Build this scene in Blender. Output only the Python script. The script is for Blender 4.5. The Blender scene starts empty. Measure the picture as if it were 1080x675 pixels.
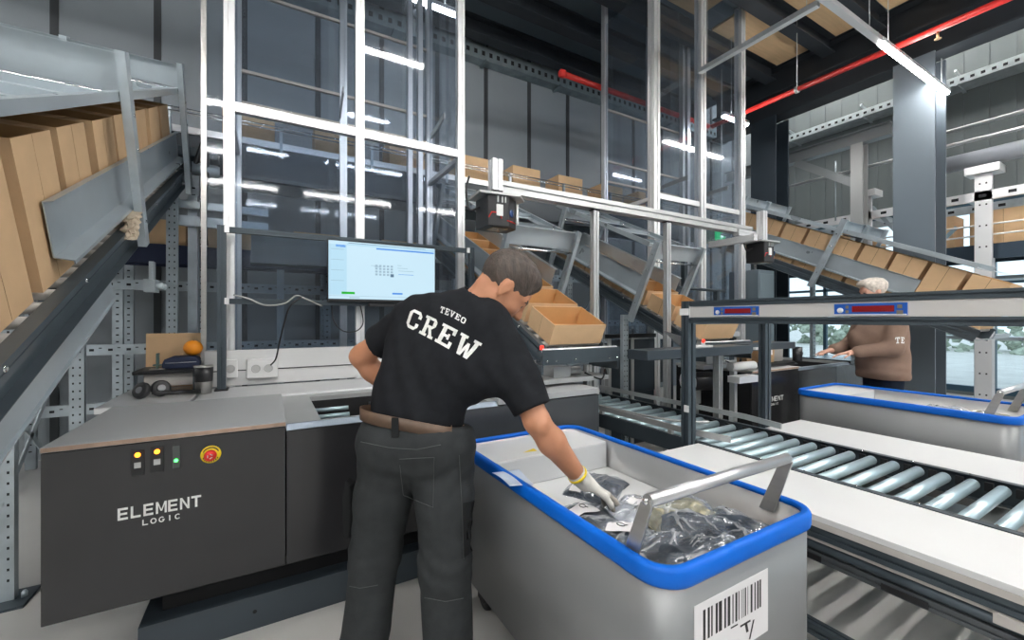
import bpy, bmesh, math, random
import numpy as np
from mathutils import Vector, Matrix, Euler
from mathutils.bvhtree import BVHTree
random.seed(7)
rng = np.random.RandomState(3)
C = bpy.context.scene.collection
V = Vector
PI = math.pi
H = 1.32            # eye height of the photographer
FOC = 445.0
SN, CS = 0.5, math.sqrt(3) / 2

# ---------------------------------------------------------------- measuring helpers (photo point on a known plane -> metres)
def _dir(u, v):
    k = (u - 540.0) / FOC
    return V((SN + CS * k, CS - SN * k, (336.0 - v) / FOC))
def onY(u, v, Y):
    d = _dir(u, v); t = Y / d.y
    return V((d.x * t, Y, H + d.z * t))
def onX(u, v, X):
    d = _dir(u, v); t = X / d.x
    return V((X, d.y * t, H + d.z * t))
def onZ(u, v, z):
    d = _dir(u, v); t = (z - H) / d.z
    return V((d.x * t, d.y * t, z))
def atD(u, v, dep):
    d = _dir(u, v)
    return V((d.x * dep, d.y * dep, H + d.z * dep))

# ---------------------------------------------------------------- materials
MATS = {}
def mat(name, col, rough=0.5, metal=0.0, var=0.0, vscale=4.0, bump=0.0, bscale=40.0, coat=0.0, emit=None, estr=0.0,
        stretch=None, rvar=0.0, spec=0.5):
    if name in MATS: return MATS[name]
    m = bpy.data.materials.new(name); m.use_nodes = True
    nt = m.node_tree; b = nt.nodes['Principled BSDF']
    b.inputs['Base Color'].default_value = (*col, 1)
    b.inputs['Roughness'].default_value = rough
    b.inputs['Metallic'].default_value = metal
    b.inputs['Specular IOR Level'].default_value = spec
    b.inputs['Coat Weight'].default_value = coat
    b.inputs['Coat Roughness'].default_value = 0.08
    if emit:
        b.inputs['Emission Color'].default_value = (*emit, 1)
        b.inputs['Emission Strength'].default_value = estr
    tc = nt.nodes.new('ShaderNodeTexCoord')
    src = tc.outputs['Object']
    if stretch:
        mp = nt.nodes.new('ShaderNodeMapping'); mp.inputs['Scale'].default_value = stretch
        nt.links.new(src, mp.inputs['Vector']); src = mp.outputs['Vector']
    if var or rvar:
        n = nt.nodes.new('ShaderNodeTexNoise'); n.inputs['Scale'].default_value = vscale
        n.inputs['Detail'].default_value = 5
        nt.links.new(src, n.inputs['Vector'])
        if var:
            r = nt.nodes.new('ShaderNodeMapRange')
            r.inputs['From Min'].default_value = .3; r.inputs['From Max'].default_value = .7
            r.inputs['To Min'].default_value = 1 - var; r.inputs['To Max'].default_value = 1 + var
            nt.links.new(n.outputs['Fac'], r.inputs['Value'])
            mx = nt.nodes.new('ShaderNodeVectorMath'); mx.operation = 'SCALE'
            mx.inputs[0].default_value = col
            nt.links.new(r.outputs['Result'], mx.inputs['Scale'])
            nt.links.new(mx.outputs['Vector'], b.inputs['Base Color'])
        if rvar:
            r2 = nt.nodes.new('ShaderNodeMapRange')
            r2.inputs['From Min'].default_value = .3; r2.inputs['From Max'].default_value = .7
            r2.inputs['To Min'].default_value = max(.02, rough - rvar); r2.inputs['To Max'].default_value = rough + rvar
            nt.links.new(n.outputs['Fac'], r2.inputs['Value'])
            nt.links.new(r2.outputs['Result'], b.inputs['Roughness'])
    if bump:
        n2 = nt.nodes.new('ShaderNodeTexNoise'); n2.inputs['Scale'].default_value = bscale; n2.inputs['Detail'].default_value = 6
        nt.links.new(src, n2.inputs['Vector'])
        bp = nt.nodes.new('ShaderNodeBump'); bp.inputs['Strength'].default_value = bump; bp.inputs['Distance'].default_value = .01
        nt.links.new(n2.outputs['Fac'], bp.inputs['Height'])
        nt.links.new(bp.outputs['Normal'], b.inputs['Normal'])
    MATS[name] = m
    return m

def glass_mat(name, tint, refl, rough=0.03, haze=0.0, hazecol=(.5, .55, .6)):
    m = bpy.data.materials.new(name); m.use_nodes = True
    nt = m.node_tree; nt.nodes.clear()
    out = nt.nodes.new('ShaderNodeOutputMaterial')
    tr = nt.nodes.new('ShaderNodeBsdfTransparent'); tr.inputs['Color'].default_value = (*tint, 1)
    gl = nt.nodes.new('ShaderNodeBsdfGlossy'); gl.inputs['Roughness'].default_value = rough
    lw = nt.nodes.new('ShaderNodeLayerWeight'); lw.inputs['Blend'].default_value = .18
    mr = nt.nodes.new('ShaderNodeMapRange'); mr.inputs['To Min'].default_value = refl; mr.inputs['To Max'].default_value = min(1, refl + .3)
    nt.links.new(lw.outputs['Facing'], mr.inputs['Value'])
    mx = nt.nodes.new('ShaderNodeMixShader')
    nt.links.new(mr.outputs['Result'], mx.inputs['Fac']); nt.links.new(tr.outputs[0], mx.inputs[1]); nt.links.new(gl.outputs[0], mx.inputs[2])
    last = mx.outputs[0]
    if haze:
        df = nt.nodes.new('ShaderNodeBsdfDiffuse'); df.inputs['Color'].default_value = (*hazecol, 1)
        m2 = nt.nodes.new('ShaderNodeMixShader'); m2.inputs['Fac'].default_value = haze
        nt.links.new(last, m2.inputs[1]); nt.links.new(df.outputs[0], m2.inputs[2]); last = m2.outputs[0]
    nt.links.new(last, out.inputs['Surface'])
    MATS[name] = m
    return m

galv = mat('galvanised_steel', (.46, .52, .56), .38, .5, .16, 7, .12, 25, rvar=.1)
galv2 = mat('galvanised_sheet', (.48, .54, .58), .33, .5, .12, 3, .05, 8, rvar=.08)
alum = mat('aluminium', (.70, .71, .73), .32, .65, .04, 3)
alumw = mat('anodised_aluminium', (.86, .86, .87), .38, .6, .03, 3)
alumg = mat('grey_aluminium', (.50, .51, .51), .38, .5, .05, 5)
stain = mat('brushed_steel', (.50, .49, .47), .35, .85, .06, 5, stretch=(1, 1, 12))
darkp = mat('dark_profile', (.062, .08, .095), .42, .35, .1, 6)
framem = mat('chute_frame_steel', (.10, .125, .145), .38, .45, .12, 6)
slate = mat('slate_enamel', (.042, .055, .068), .35, .1, .06, 3)
black = mat('black_plastic', (.012, .012, .014), .4)
blackm = mat('black_matt', (.006, .006, .007), .75)
panel = mat('charcoal_laminate', (.021, .021, .023), .22, 0, .12, 2.5, rvar=.05, spec=.55)
topg = mat('grey_worktop', (.38, .39, .40), .42, 0, .06, 3, .03, 300, rvar=.06)
topw = mat('pale_worktop', (.50, .50, .50), .4, 0, .04, 4)
woode = mat('birch_edge', (.36, .25, .19), .6, 0, .15, 30)
white = mat('white_laminate', (.69, .69, .69), .45, 0, .015, 2)
offw = mat('offwhite_edge', (.50, .47, .44), .55, 0, .05, 5)
whitep = mat('white_plastic', (.78, .78, .78), .35)
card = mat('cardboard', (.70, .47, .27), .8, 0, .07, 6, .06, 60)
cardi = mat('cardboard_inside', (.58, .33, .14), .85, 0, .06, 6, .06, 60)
cardd = mat('cardboard_slit', (.05, .03, .015), .95)
blue = mat('blue_rubber', (.0, .125, .60), .5, 0, .04, 8, spec=.3)
toteg = mat('tote_aluminium', (.29, .295, .30), .42, .5, .05, 2, rvar=.08)
totei = mat('tote_inner_aluminium', (.66, .65, .64), .36, .75, .06, 3)
zinc = mat('zinc_roller', (.56, .71, .77), .30, .55)
bar = mat('silver_tube', (.62, .62, .63), .33, .85, .03, 5)
red = mat('red_pipe_paint', (.62, .03, .025), .35, 0, .08, 4)
redp = mat('red_plastic', (.75, .02, .015), .3)
yellow = mat('yellow_plastic', (.85, .62, .02), .4)
orange = mat('orange_peel', (.92, .30, .01), .45, 0, .06, 20, .15, 120)
navy = mat('navy_fabric', (.012, .02, .055), .7, 0, .1, 10, .15, 150)
dotm = mat('punched_hole', (.015, .017, .02), .8)
rubber = mat('grey_cable', (.45, .45, .44), .5)
chrome = mat('chrome', (.8, .8, .8), .1, 1)
kraft = mat('crumpled_kraft', (.50, .42, .32), .85, 0, .12, 20, .3, 40)
screen = mat('screen_white', (.02, .02, .02), .3, emit=(.62, .86, 1.0), estr=.55)
scrblue = mat('screen_blue', (.01, .03, .1), .3, emit=(.05, .28, .85), estr=.5)
scrgreen = mat('screen_green', (0, .05, 0), .3, emit=(.01, .5, .02), estr=.5)
scrgrey = mat('screen_grey', (.02, .02, .02), .3, emit=(.38, .55, .68), estr=.5)
scrpale = mat('screen_pale', (.02, .02, .02), .3, emit=(.50, .78, .95), estr=.55)
scrdark = mat('screen_dark', (.02, .02, .02), .3, emit=(.10, .2, .32), estr=.5)
ledup = mat('added_uplight', (.9, .9, .9), .5, emit=(1, .985, .95), estr=16.0)  # emission added only to brighten the deck overhead
ledm = mat('lamp_diffuser', (.9, .9, .9), .5, emit=(1, .985, .95), estr=75.0)
lampo = mat('orange_indicator', (.3, .1, 0), .3, emit=(1, .25, .01), estr=6)
lampg = mat('green_indicator', (0, .2, 0), .3, emit=(.05, 1, .1), estr=5)
lampr = mat('red_indicator', (.4, .01, .01), .3, emit=(1, .05, .03), estr=1.2)
exitg = mat('exit_green', (0, .3, .1), .4, emit=(.01, .62, .2), estr=.55)
exitw = mat('exit_white', (.8, .8, .8), .4, emit=(.9, 1, .95), estr=.55)
dispb = mat('display_blue', (.012, .10, .46), .35)
dispr = mat('display_red_window', (.24, .012, .016), .2)
ink = mat('black_ink', (.02, .018, .02), .6)
paper = mat('white_paper', (.74, .72, .73), .6)
paperb = mat('pale_blue_slip', (.55, .62, .75), .5, 0, .1, 12)
wallg = mat('grey_wall_panel', (.27, .30, .325), .5, 0, .03, 1.5)
wallr = mat('ribbed_grey_cladding', (.19, .215, .22), .5, .1, .03, 1.5)
ceilm = mat('blue_grey_deck', (.085, .115, .14), .6, .1, .1, 2)
beamd = mat('dark_steel_beam', (.026, .031, .038), .5, .3, .15, 2)
ply = mat('plywood', (.62, .43, .25), .7, 0, .08, 3, stretch=(1, 8, 1))
colm = mat('column_paint', (.155, .185, .215), .36, .4, .03, 1.2)
cold = mat('column_dark_paint', (.03, .042, .055), .4, .3, .1, 3)
skin = mat('skin', (.50, .225, .125), .5, 0, .05, 25, .05, 200)
skin2 = mat('pale_skin', (.62, .34, .25), .5, 0, .05, 25)
hairm = mat('brown_grey_hair', (.058, .042, .034), .55, 0, .45, 60, .5, 180, stretch=(1, 1, .3))
hairw = mat('white_grey_hair', (.55, .49, .43), .6, 0, .25, 40, .5, 120)
lipm = mat('lips', (.42, .13, .10), .45)
eyem = mat('dark_eye', (.05, .035, .03), .3)
shirtm = mat('black_cotton', (.013, .014, .017), .85, 0, .15, 30, .12, 400, spec=.15)
trousm = mat('charcoal_workwear', (.034, .037, .039), .85, 0, .12, 25, .12, 350, spec=.15)
trousd = mat('black_workwear_pocket', (.016, .017, .018), .85, 0, .1, 25, spec=.15)
stitch = mat('grey_stitch', (.065, .068, .07), .8)
beltm = mat('brown_leather', (.10, .06, .038), .5, 0, .2, 20)
glovem = mat('white_knit_glove', (.62, .60, .56), .9, 0, .08, 30, .3, 500)
glovep = mat('grey_glove_palm', (.34, .31, .27), .9, 0, .2, 30)
printm = mat('white_print', (.72, .72, .70), .7, 0, .12, 80)
sweat = mat('taupe_sweatshirt', (.255, .17, .13), .9, 0, .06, 20, .15, 300, spec=.15)
jean = mat('dark_navy_trousers', (.014, .02, .035), .85, spec=.15)
concrete = mat('pale_concrete', (.56, .55, .53), .42, 0, .08, 1.6, .03, 60, rvar=.1)
gravel = mat('pale_paving', (.62, .60, .57), .8, 0, .1, 2)
crease_glint = glass_mat('foil_crease_glint', (.9, .92, .95), .10, .14, .26, (.85, .87, .9))  # white haze along the fold lines stands in for glints on the film
hedge = mat('hedge_leaves', (.42, .47, .38), .8, 0, .4, 6)
vinyl = glass_mat('clear_panel', (.87, .90, .935), .02, .05, .02)
pane = glass_mat('window_glass', (.93, .97, .98), .03, .01)
poly = mat('foil_over_dark_cloth', (.036, .048, .066), .3, 0, .5, 9, .35, 7, coat=1.0)
polyl = mat('foil_over_light_cloth', (.50, .52, .56), .25, 0, .2, 9, .6, 9, coat=1.0)
polyk = mat('foil_over_khaki_cloth', (.34, .31, .20), .28, 0, .25, 9, .6, 9, coat=1.0)
foil = glass_mat('clear_foil', (.90, .92, .95), .10, .16, .05, (.75, .8, .86))

# ---------------------------------------------------------------- mesh builder
class MB:
    def __init__(s): s.v = []; s.f = []; s.m = []; s.sm = []
    def add(s, verts, faces, m=0, smooth=False):
        o = len(s.v); s.v.extend([tuple(p) for p in verts])
        for f in faces:
            s.f.append(tuple(o + i for i in f)); s.m.append(m); s.sm.append(smooth)
        return s
    def box(s, x0, x1, y0, y1, z0, z1, m=0):
        return s.add([(x0,y0,z0),(x1,y0,z0),(x1,y1,z0),(x0,y1,z0),(x0,y0,z1),(x1,y0,z1),(x1,y1,z1),(x0,y1,z1)],
              [(0,3,2,1),(4,5,6,7),(0,1,5,4),(1,2,6,5),(2,3,7,6),(3,0,4,7)], m)
    def cbox(s, c, dx, dy, dz, m=0):
        return s.box(c[0]-dx/2, c[0]+dx/2, c[1]-dy/2, c[1]+dy/2, c[2]-dz/2, c[2]+dz/2, m)
    def prism(s, prof, axis_o, ax, ay, az, ln, m=0, smooth=False):
        """profile points (a,b) in the plane ax,ay extruded along az by ln from axis_o"""
        o = V(axis_o); ax, ay, az = V(ax), V(ay), V(az); n = len(prof)
        vs = [o + ax*a + ay*b for a, b in prof] + [o + ax*a + ay*b + az*ln for a, b in prof]
        fs = [tuple(reversed(range(n))), tuple(range(n, 2*n))]
        s.add(vs, fs, m)
        k = len(s.v) - 2*n
        for i in range(n):
            j = (i+1) % n
            s.f.append((k+i, k+j, k+n+j, k+n+i)); s.m.append(m); s.sm.append(smooth)
        return s
    def beam(s, p, q, w, h, m=0, up=(0, 0, 1)):
        p, q = V(p), V(q); d = (q-p); ln = d.length; d = d/ln
        u = V(up)
        if abs(d.dot(u)) > .98: u = V((0, 1, 0))
        x = d.cross(u).normalized(); y = x.cross(d).normalized()
        return s.prism([(-w/2,-h/2),(w/2,-h/2),(w/2,h/2),(-w/2,h/2)], p, x, y, d, ln, m)
    def extr(s, p, q, w=.045, m=0, up=(0, 0, 1), h=None):
        """aluminium T-slot profile"""
        h = h or w
        p, q = V(p), V(q); d = (q-p); ln = d.length; d = d/ln
        u = V(up)
        if abs(d.dot(u)) > .98: u = V((0, 1, 0))
        x = d.cross(u).normalized(); y = x.cross(d).normalized()
        a, b, g, t = w/2, h/2, w*.1, w*.14
        pr = [(-a,-b),(-g,-b),(-g,-b+t),(g,-b+t),(g,-b),(a,-b),(a,-g),(a-t,-g),(a-t,g),(a,g),(a,b),(g,b),(g,b-t),(-g,b-t),(-g,b),(-a,b),(-a,g),(-a+t,g),(-a+t,-g),(-a,-g)]
        return s.prism(pr, p, x, y, d, ln, m)
    def tube(s, pts, r, n=10, m=0, cap=True):
        pts = [V(p) for p in pts]; rs = r if isinstance(r, (list, tuple)) else [r]*len(pts)
        rings = []; prev = None
        for i, p in enumerate(pts):
            d = (pts[min(i+1, len(pts)-1)] - pts[max(i-1, 0)])
            d = d.normalized() if d.length > 1e-9 else V((0,0,1))
            if prev is None:
                u = V((0,0,1)) if abs(d.z) < .9 else V((1,0,0))
                x = d.cross(u).normalized()
            else:
                x = (prev - d*prev.dot(d)).normalized()
            prev = x; y = d.cross(x)
            rings.append([p + (x*math.cos(2*PI*k/n) + y*math.sin(2*PI*k/n))*rs[i] for k in range(n)])
        o = len(s.v)
        for r_ in rings: s.v.extend([tuple(q) for q in r_])
        for i in range(len(rings)-1):
            for k in range(n):
                a = o+i*n+k; b = o+i*n+(k+1) % n
                s.f.append((a, b, b+n, a+n)); s.m.append(m); s.sm.append(True)
        if cap:
            s.f.append(tuple(o+k for k in reversed(range(n)))); s.m.append(m); s.sm.append(False)
            s.f.append(tuple(o+(len(rings)-1)*n+k for k in range(n))); s.m.append(m); s.sm.append(False)
        return s
    def lathe(s, prof, c, n=24, m=0, axis=None):
        """profile (r,z) revolved about the z axis at c (or about axis)"""
        c = V(c); az = V(axis).normalized() if axis is not None else V((0,0,1))
        ax = az.cross(V((0,0,1))); ax = ax.normalized() if ax.length > 1e-6 else V((1,0,0)); ay = az.cross(ax)
        o = len(s.v); k = len(prof)
        for r, z in prof:
            for i in range(n):
                s.v.append(tuple(c + az*z + (ax*math.cos(2*PI*i/n) + ay*math.sin(2*PI*i/n))*r))
        for j in range(k-1):
            for i in range(n):
                a = o+j*n+i; b = o+j*n+(i+1) % n
                s.f.append((a, b, b+n, a+n)); s.m.append(m); s.sm.append(True)
        for j in (0, k-1):
            if prof[j][0] > 1e-5:
                idx = [o+j*n+i for i in range(n)]
                s.f.append(tuple(reversed(idx)) if j == 0 else tuple(idx)); s.m.append(m); s.sm.append(False)
        return s
    def sheet(s, prof, p, ax, ay, az, ln, t=.003, m=0):
        """thin bent sheet: open polyline profile given thickness t, extruded along az"""
        P = [V((a, b)) for a, b in prof]; n = len(P); off = []
        for i in range(n):
            nn = V((0, 0))
            for a, b in ((i-1, i), (i, i+1)):
                if a >= 0 and b < n:
                    d = (P[b]-P[a]).normalized(); nn += V((-d.y, d.x))
            off.append(P[i] + nn.normalized()*t*(1.0 if nn.length > 1.9 or i in (0, n-1) else 1.4))
        poly = [tuple(q) for q in P] + [tuple(q) for q in reversed(off)]
        o = V(p); ax, ay, az = V(ax), V(ay), V(az); N = len(poly)
        k = len(s.v)
        s.v.extend([tuple(o + ax*a + ay*b) for a, b in poly]); s.v.extend([tuple(o + ax*a + ay*b + az*ln) for a, b in poly])
        def F(*f): s.f.append(tuple(f)); s.m.append(m); s.sm.append(False)
        for i in range(N):
            j = (i+1) % N; F(k+i, k+j, k+N+j, k+N+i)
        for i in range(n-1):
            a, b, c, d = i, i+1, N-2-i, N-1-i
            F(k+d, k+c, k+b, k+a); F(k+N+a, k+N+b, k+N+c, k+N+d)
        return s

WM = {}     # world matrices of things (and parts) by object name
def _link(o): C.objects.link(o); return o
def build(name, mb, mats, parent=None, world=True, bevel=0, smooth=None, seg=1, weld=False):
    me = bpy.data.meshes.new(name)
    vs = mb.v
    M = WM.get(parent.name, Matrix()) if parent else Matrix()
    if parent and world:
        Mi = M.inverted(); vs = [tuple(Mi @ V(p)) for p in vs]
    me.from_pydata(vs, [], mb.f)
    for m in (mats if isinstance(mats, (list, tuple)) else [mats]): me.materials.append(m)
    if mb.f:
        me.polygons.foreach_set('material_index', mb.m)
        me.polygons.foreach_set('use_smooth', mb.sm if smooth is None else [smooth]*len(mb.f))
    me.update()
    bm = bmesh.new(); bm.from_mesh(me)
    if weld: bmesh.ops.remove_doubles(bm, verts=bm.verts, dist=1e-5)
    bmesh.ops.recalc_face_normals(bm, faces=bm.faces); bm.to_mesh(me); bm.free()
    o = _link(bpy.data.objects.new(name, me))
    if parent:
        o.parent = parent; CH.setdefault(parent.name, []).append(o)
    WM[o.name] = M.copy()
    if bevel:
        b = o.modifiers.new('bevel', 'BEVEL'); b.width = bevel; b.segments = seg; b.limit_method = 'ANGLE'; b.angle_limit = math.radians(50)
    return o
def tag(o, label, cat, group=None, kind=None):
    if label: o['label'] = label
    if cat: o['category'] = cat
    if group: o['group'] = group
    if kind: o['kind'] = kind
    return o
def thing(name, label, cat, loc=(0, 0, 0), rot=(0, 0, 0), group=None):
    o = _link(bpy.data.objects.new(name, None)); o.location = loc; o.rotation_euler = rot
    o.empty_display_size = .1
    WM[o.name] = Matrix.Translation(V(loc)) @ Euler(rot).to_matrix().to_4x4()
    return tag(o, label, cat, group)
def structure(name, mb, mats, **k):
    o = build(name, mb, mats, **k); o['kind'] = 'structure'; return o
def copy_tree(src, loc, rot=None, label=None, group=None):
    c = src.copy(); _link(c); c.location = loc
    if rot is not None: c.rotation_euler = rot
    if label: c['label'] = label
    if group: c['group'] = group
    WM[c.name] = Matrix.Translation(V(loc)) @ c.rotation_euler.to_matrix().to_4x4()
    for ch in [o for o in SRC_CHILDREN(src)]:
        d = ch.copy(); _link(d); d.parent = c; CH.setdefault(c.name, []).append(d)
        for g in SRC_CHILDREN(ch):
            e = g.copy(); _link(e); e.parent = d; CH.setdefault(d.name, []).append(e)
    return c
CH = {}
def SRC_CHILDREN(o): return CH.get(o.name, [])
def text_mb(txt, bold=0.0, wide=1.0):
    cu = bpy.data.curves.new('t', 'FONT'); cu.body = txt; cu.size = 1.0; cu.offset = bold; cu.align_x = 'LEFT'
    cu.resolution_u = 3
    ob = bpy.data.objects.new('t', cu); C.objects.link(ob)
    dg = bpy.context.evaluated_depsgraph_get(); me = bpy.data.meshes.new_from_object(ob.evaluated_get(dg))
    vs = [(v.co.x*wide, v.co.y) for v in me.vertices]; fs = [tuple(p.vertices) for p in me.polygons]
    bpy.data.objects.remove(ob); bpy.data.curves.remove(cu); bpy.data.meshes.remove(me)
    x0 = min(v[0] for v in vs); y0 = min(v[1] for v in vs); x1 = max(v[0] for v in vs); y1 = max(v[1] for v in vs)
    return [((a-x0)/(x1-x0), (b-y0)/(y1-y0)) for a, b in vs], fs
def put_text(mb, txt, o, ux, uy, m=0, bold=0.0, off=None):
    """text filling the rectangle o + ux*[0..1] + uy*[0..1]"""
    vs, fs = text_mb(txt, bold); o = V(o); ux = V(ux); uy = V(uy); off = V(off) if off else V((0,0,0))
    mb.add([o + ux*a + uy*b + off for a, b in vs], fs, m)
def _arc(cx, cy, rx, ry, w, a0, a1, n=10):
    out = []
    for i in range(n):
        a, b = math.radians(a0+(a1-a0)*i/n), math.radians(a0+(a1-a0)*(i+1)/n)
        P = lambda q, k: (cx+(rx-k)*math.cos(q), cy+(ry-k)*math.sin(q))
        out.append([P(a, 0), P(b, 0), P(b, w), P(a, w)])
    return out
def _bx(x0, y0, x1, y1): return [(x0,y0),(x1,y0),(x1,y1),(x0,y1)]
SANS = {'E': [_bx(0,0,1.5,8), _bx(1.5,0,6,1.5), _bx(1.5,3.3,5.6,4.7), _bx(1.5,6.5,6,8)], 'L': [_bx(0,0,1.5,8), _bx(1.5,0,6,1.5)],
 'T': [_bx(-.3,6.5,6.3,8), _bx(2.2,0,3.8,6.5)], 'I': [_bx(2.2,0,3.8,8)],
 'M': [_bx(0,0,1.4,8), _bx(5.4,0,6.8,8), [(1.4,8),(1.4,5.9),(2.9,1.6),(3.4,2.6)], [(5.4,8),(3.4,2.6),(3.9,1.6),(5.4,5.9)], [(2.9,1.6),(3.9,1.6),(3.4,2.6),(3.4,2.6)]],
 'N': [_bx(0,0,1.4,8), _bx(4.8,0,6.2,8), [(1.4,8),(1.4,5.7),(4.8,0),(4.8,2.3)]],
 'O': _arc(3,4,3.4,4,1.4,0,360,24), 'C': _arc(3,4,3.3,4,1.4,40,320,20), 'G': _arc(3,4,3.3,4,1.4,40,340,20)+[_bx(3.4,3,6.3,4.2)]}
def letters(mb, txt, o, ux, uy, gap=1.4):
    o, ux, uy = V(o), V(ux), V(uy); tot = len(txt)*6.2+(len(txt)-1)*gap
    for i, ch in enumerate(txt):
        for q in SANS[ch]:
            mb.add([o + ux*((i*(6.2+gap)+x)/tot) + uy*(y/8) for x, y in q], [(0,1,2,3)])
def disc(mb, c, r, axis, n=20, m=0, t=.002):
    mb.lathe([(r, 0), (r, t)], c, n, m, axis)
# ================================================================ CAMERA, WORLD
sc = bpy.context.scene
cam = bpy.data.cameras.new('camera'); co = _link(bpy.data.objects.new('camera', cam))
cam.sensor_width = 36; cam.lens = 36*FOC/1080; cam.shift_y = -1.5/1080; cam.clip_start = .05
co.location = (0, 0, H); co.rotation_euler = (PI/2, 0, -PI/6)
sc.camera = co
w = bpy.data.worlds.new('world'); sc.world = w; w.use_nodes = True
nt = w.node_tree; bg = nt.nodes['Background']
sk = nt.nodes.new('ShaderNodeTexSky'); sk.sky_type = 'HOSEK_WILKIE'; sk.turbidity = 7; sk.sun_direction = V((-.5, -.3, .8)).normalized()
mxn = nt.nodes.new('ShaderNodeMixRGB'); mxn.inputs['Fac'].default_value = .75; mxn.inputs['Color2'].default_value = (.74, .89, 1.0, 1)
nt.links.new(sk.outputs['Color'], mxn.inputs['Color1']); nt.links.new(mxn.outputs['Color'], bg.inputs['Color'])
bg.inputs['Strength'].default_value = 1.25
sc.view_settings.view_transform = 'Standard'; sc.view_settings.look = 'None'
sc.view_settings.exposure = 0.75; sc.view_settings.gamma = 1.0; sc.view_settings.use_curve_mapping = False
sc.cycles.max_bounces = 8; sc.cycles.transparent_max_bounces = 24; sc.cycles.diffuse_bounces = 4; sc.cycles.glossy_bounces = 4
sc.cycles.sample_clamp_indirect = 6.0; sc.cycles.use_denoising = True; sc.cycles.caustics_reflective = False
sc.cycles.use_light_tree = True

# ================================================================ SETTING
XW, YW, YB, XL, ZC = 10.45, 5.6, -6.0, -6.5, 5.4
structure('floor', MB().box(XL-.2, XW+.2, YB-.2, YW+.2, -.1, 0), concrete)
m = MB()
m.box(XL, XW, YW, YW+.15, 0, 7.6)
x = XL; k = 0
seams = [-1.745 + .755*i for i in range(-7, 17)]
wb = structure('wall_back', m, wallg)
for i, xs in enumerate(seams):
    if XL < xs < XW:
        structure('trim_%d' % (i+1), MB().box(xs-.03, xs+.03, YW-.012, YW, .1, 7.4), mat('wall_joint', (.045, .05, .055), .5))
m = MB()
n = int((YW-YB)/.3)+1
for i in range(n):
    y0 = YB + i*.3
    m.box(XW, XW+.12, y0, y0+.3, 3.30, 7.6)
    m.box(XW-.018, XW, y0+.02, y0+.12, 3.30, 7.6)
m.box(XW, XW+.12, YB, YW, 0, .06)
m.box(XW, XW+.12, YW-.25, YW, .06, 3.30)
structure('wall_right', m, wallr)
structure('wall_left', MB().box(XL-.15, XL, YB, YW, 0, 7.6), wallg)
structure('wall_front', MB().box(XL, XW, YB-.15, YB, 0, 7.6), wallg)
structure('ceiling', MB().box(XL, 7.4, YB, 5.33, ZC, ZC+.12).box(XL, XW, YB, YW+.1, 7.6, 7.75), [ceilm])
# windows in the right wall
winm = mat('window_frame_blue_grey', (.055, .115, .165), .4, .2)
for i in range(7):
    y1 = YW - .25 - i*1.62; y0 = y1 - 1.62
    o = structure('window_%d' % (i+1), MB().box(XW, XW+.09, y0, y0+.06, .06, 3.30).box(XW, XW+.09, y1-.06, y1, .06, 3.30)
        .box(XW, XW+.09, y0+.06, y1-.06, .06, .16).box(XW, XW+.09, y0+.06, y1-.06, 3.20, 3.30).box(XW+.01, XW+.08, y0+.78, y0+.84, .16, 3.20)
        .box(XW+.01, XW+.08, y0+.06, y1-.06, 1.9, 1.95), winm)
    build('pane', MB().box(XW+.04, XW+.05, y0+.06, y0+.78, .16, 1.9).box(XW+.04, XW+.05, y0+.84, y1-.06, .16, 1.9)
        .box(XW+.04, XW+.05, y0+.06, y0+.78, 1.95, 3.20).box(XW+.04, XW+.05, y0+.84, y1-.06, 1.95, 3.20), pane, o)
structure('outside_ground', MB().box(XW+.2, 60, -40, 40, -.12, -.02), gravel)
m = MB()
for i in range(1500):
    x = 24 + rng.rand()*3; y = -26 + rng.rand()*50; z = rng.rand()*1.5 - .1; r = .12 + .2*rng.rand()
    a = rng.rand(3)*6
    vs = [V((x, y, z)) + Euler(a).to_matrix() @ (V(p)*r) for p in [(1,0,0),(-1,0,0),(0,1,0),(0,-1,0),(0,0,1),(0,0,-1)]]
    m.add(vs, [(0,2,4),(2,1,4),(1,3,4),(3,0,4),(2,0,5),(1,2,5),(3,1,5),(0,3,5)])
tag(build('hedge', m, hedge), 'green hedge growing outside beyond the windows', 'hedge', kind='stuff')

# ---- deck beams, plywood bays, girder, columns
for i, y in enumerate([5.22, 4.53, 3.84, 3.02, 2.44, 1.67, 1.0, .25, -.6, -1.6, -2.8, -4.0]):
    m = MB(); h = .085
    m.prism([(-h, -.12), (h, -.12), (h, -.10), (.008, -.10), (.008, .10), (h, .10), (h, .12), (-h, .12), (-h, .10), (-.008, .10), (-.008, -.10), (-h, -.10)],
            (XL, y, ZC-.12), (0, 1, 0), (0, 0, 1), (1, 0, 0), 7.08-XL)
    structure('ceiling_beam', m, beamd)
for (x0, x1, y0, y1) in [(5.4, 7.05, 3.13, 3.73), (4.5, 7.05, 2.54, 2.92), (5.0, 7.05, 1.78, 2.33), (3.7, 5.0, 3.13, 3.66)]:
    structure('ceiling_plywood_panel', MB().box(x0, x1, y0, y1, ZC-.03, ZC-.002), ply)
GX = 7.25
m = MB()
m.prism([(-.15,-.2),(.15,-.2),(.15,-.17),(.02,-.17),(.02,.17),(.15,.17),(.15,.2),(-.15,.2),(-.15,.17),(-.02,.17),(-.02,-.17),(-.15,-.17)],
        (GX, YB, 4.8), (1,0,0), (0,0,1), (0,1,0), 4.9-YB)
m.box(GX-.02, GX+.02, YB, 4.9, 5.0, 5.39).box(GX-.15, GX+.15, YB, 4.9, 5.36, 5.392)
structure('ceiling_girder', m, beamd)
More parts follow.
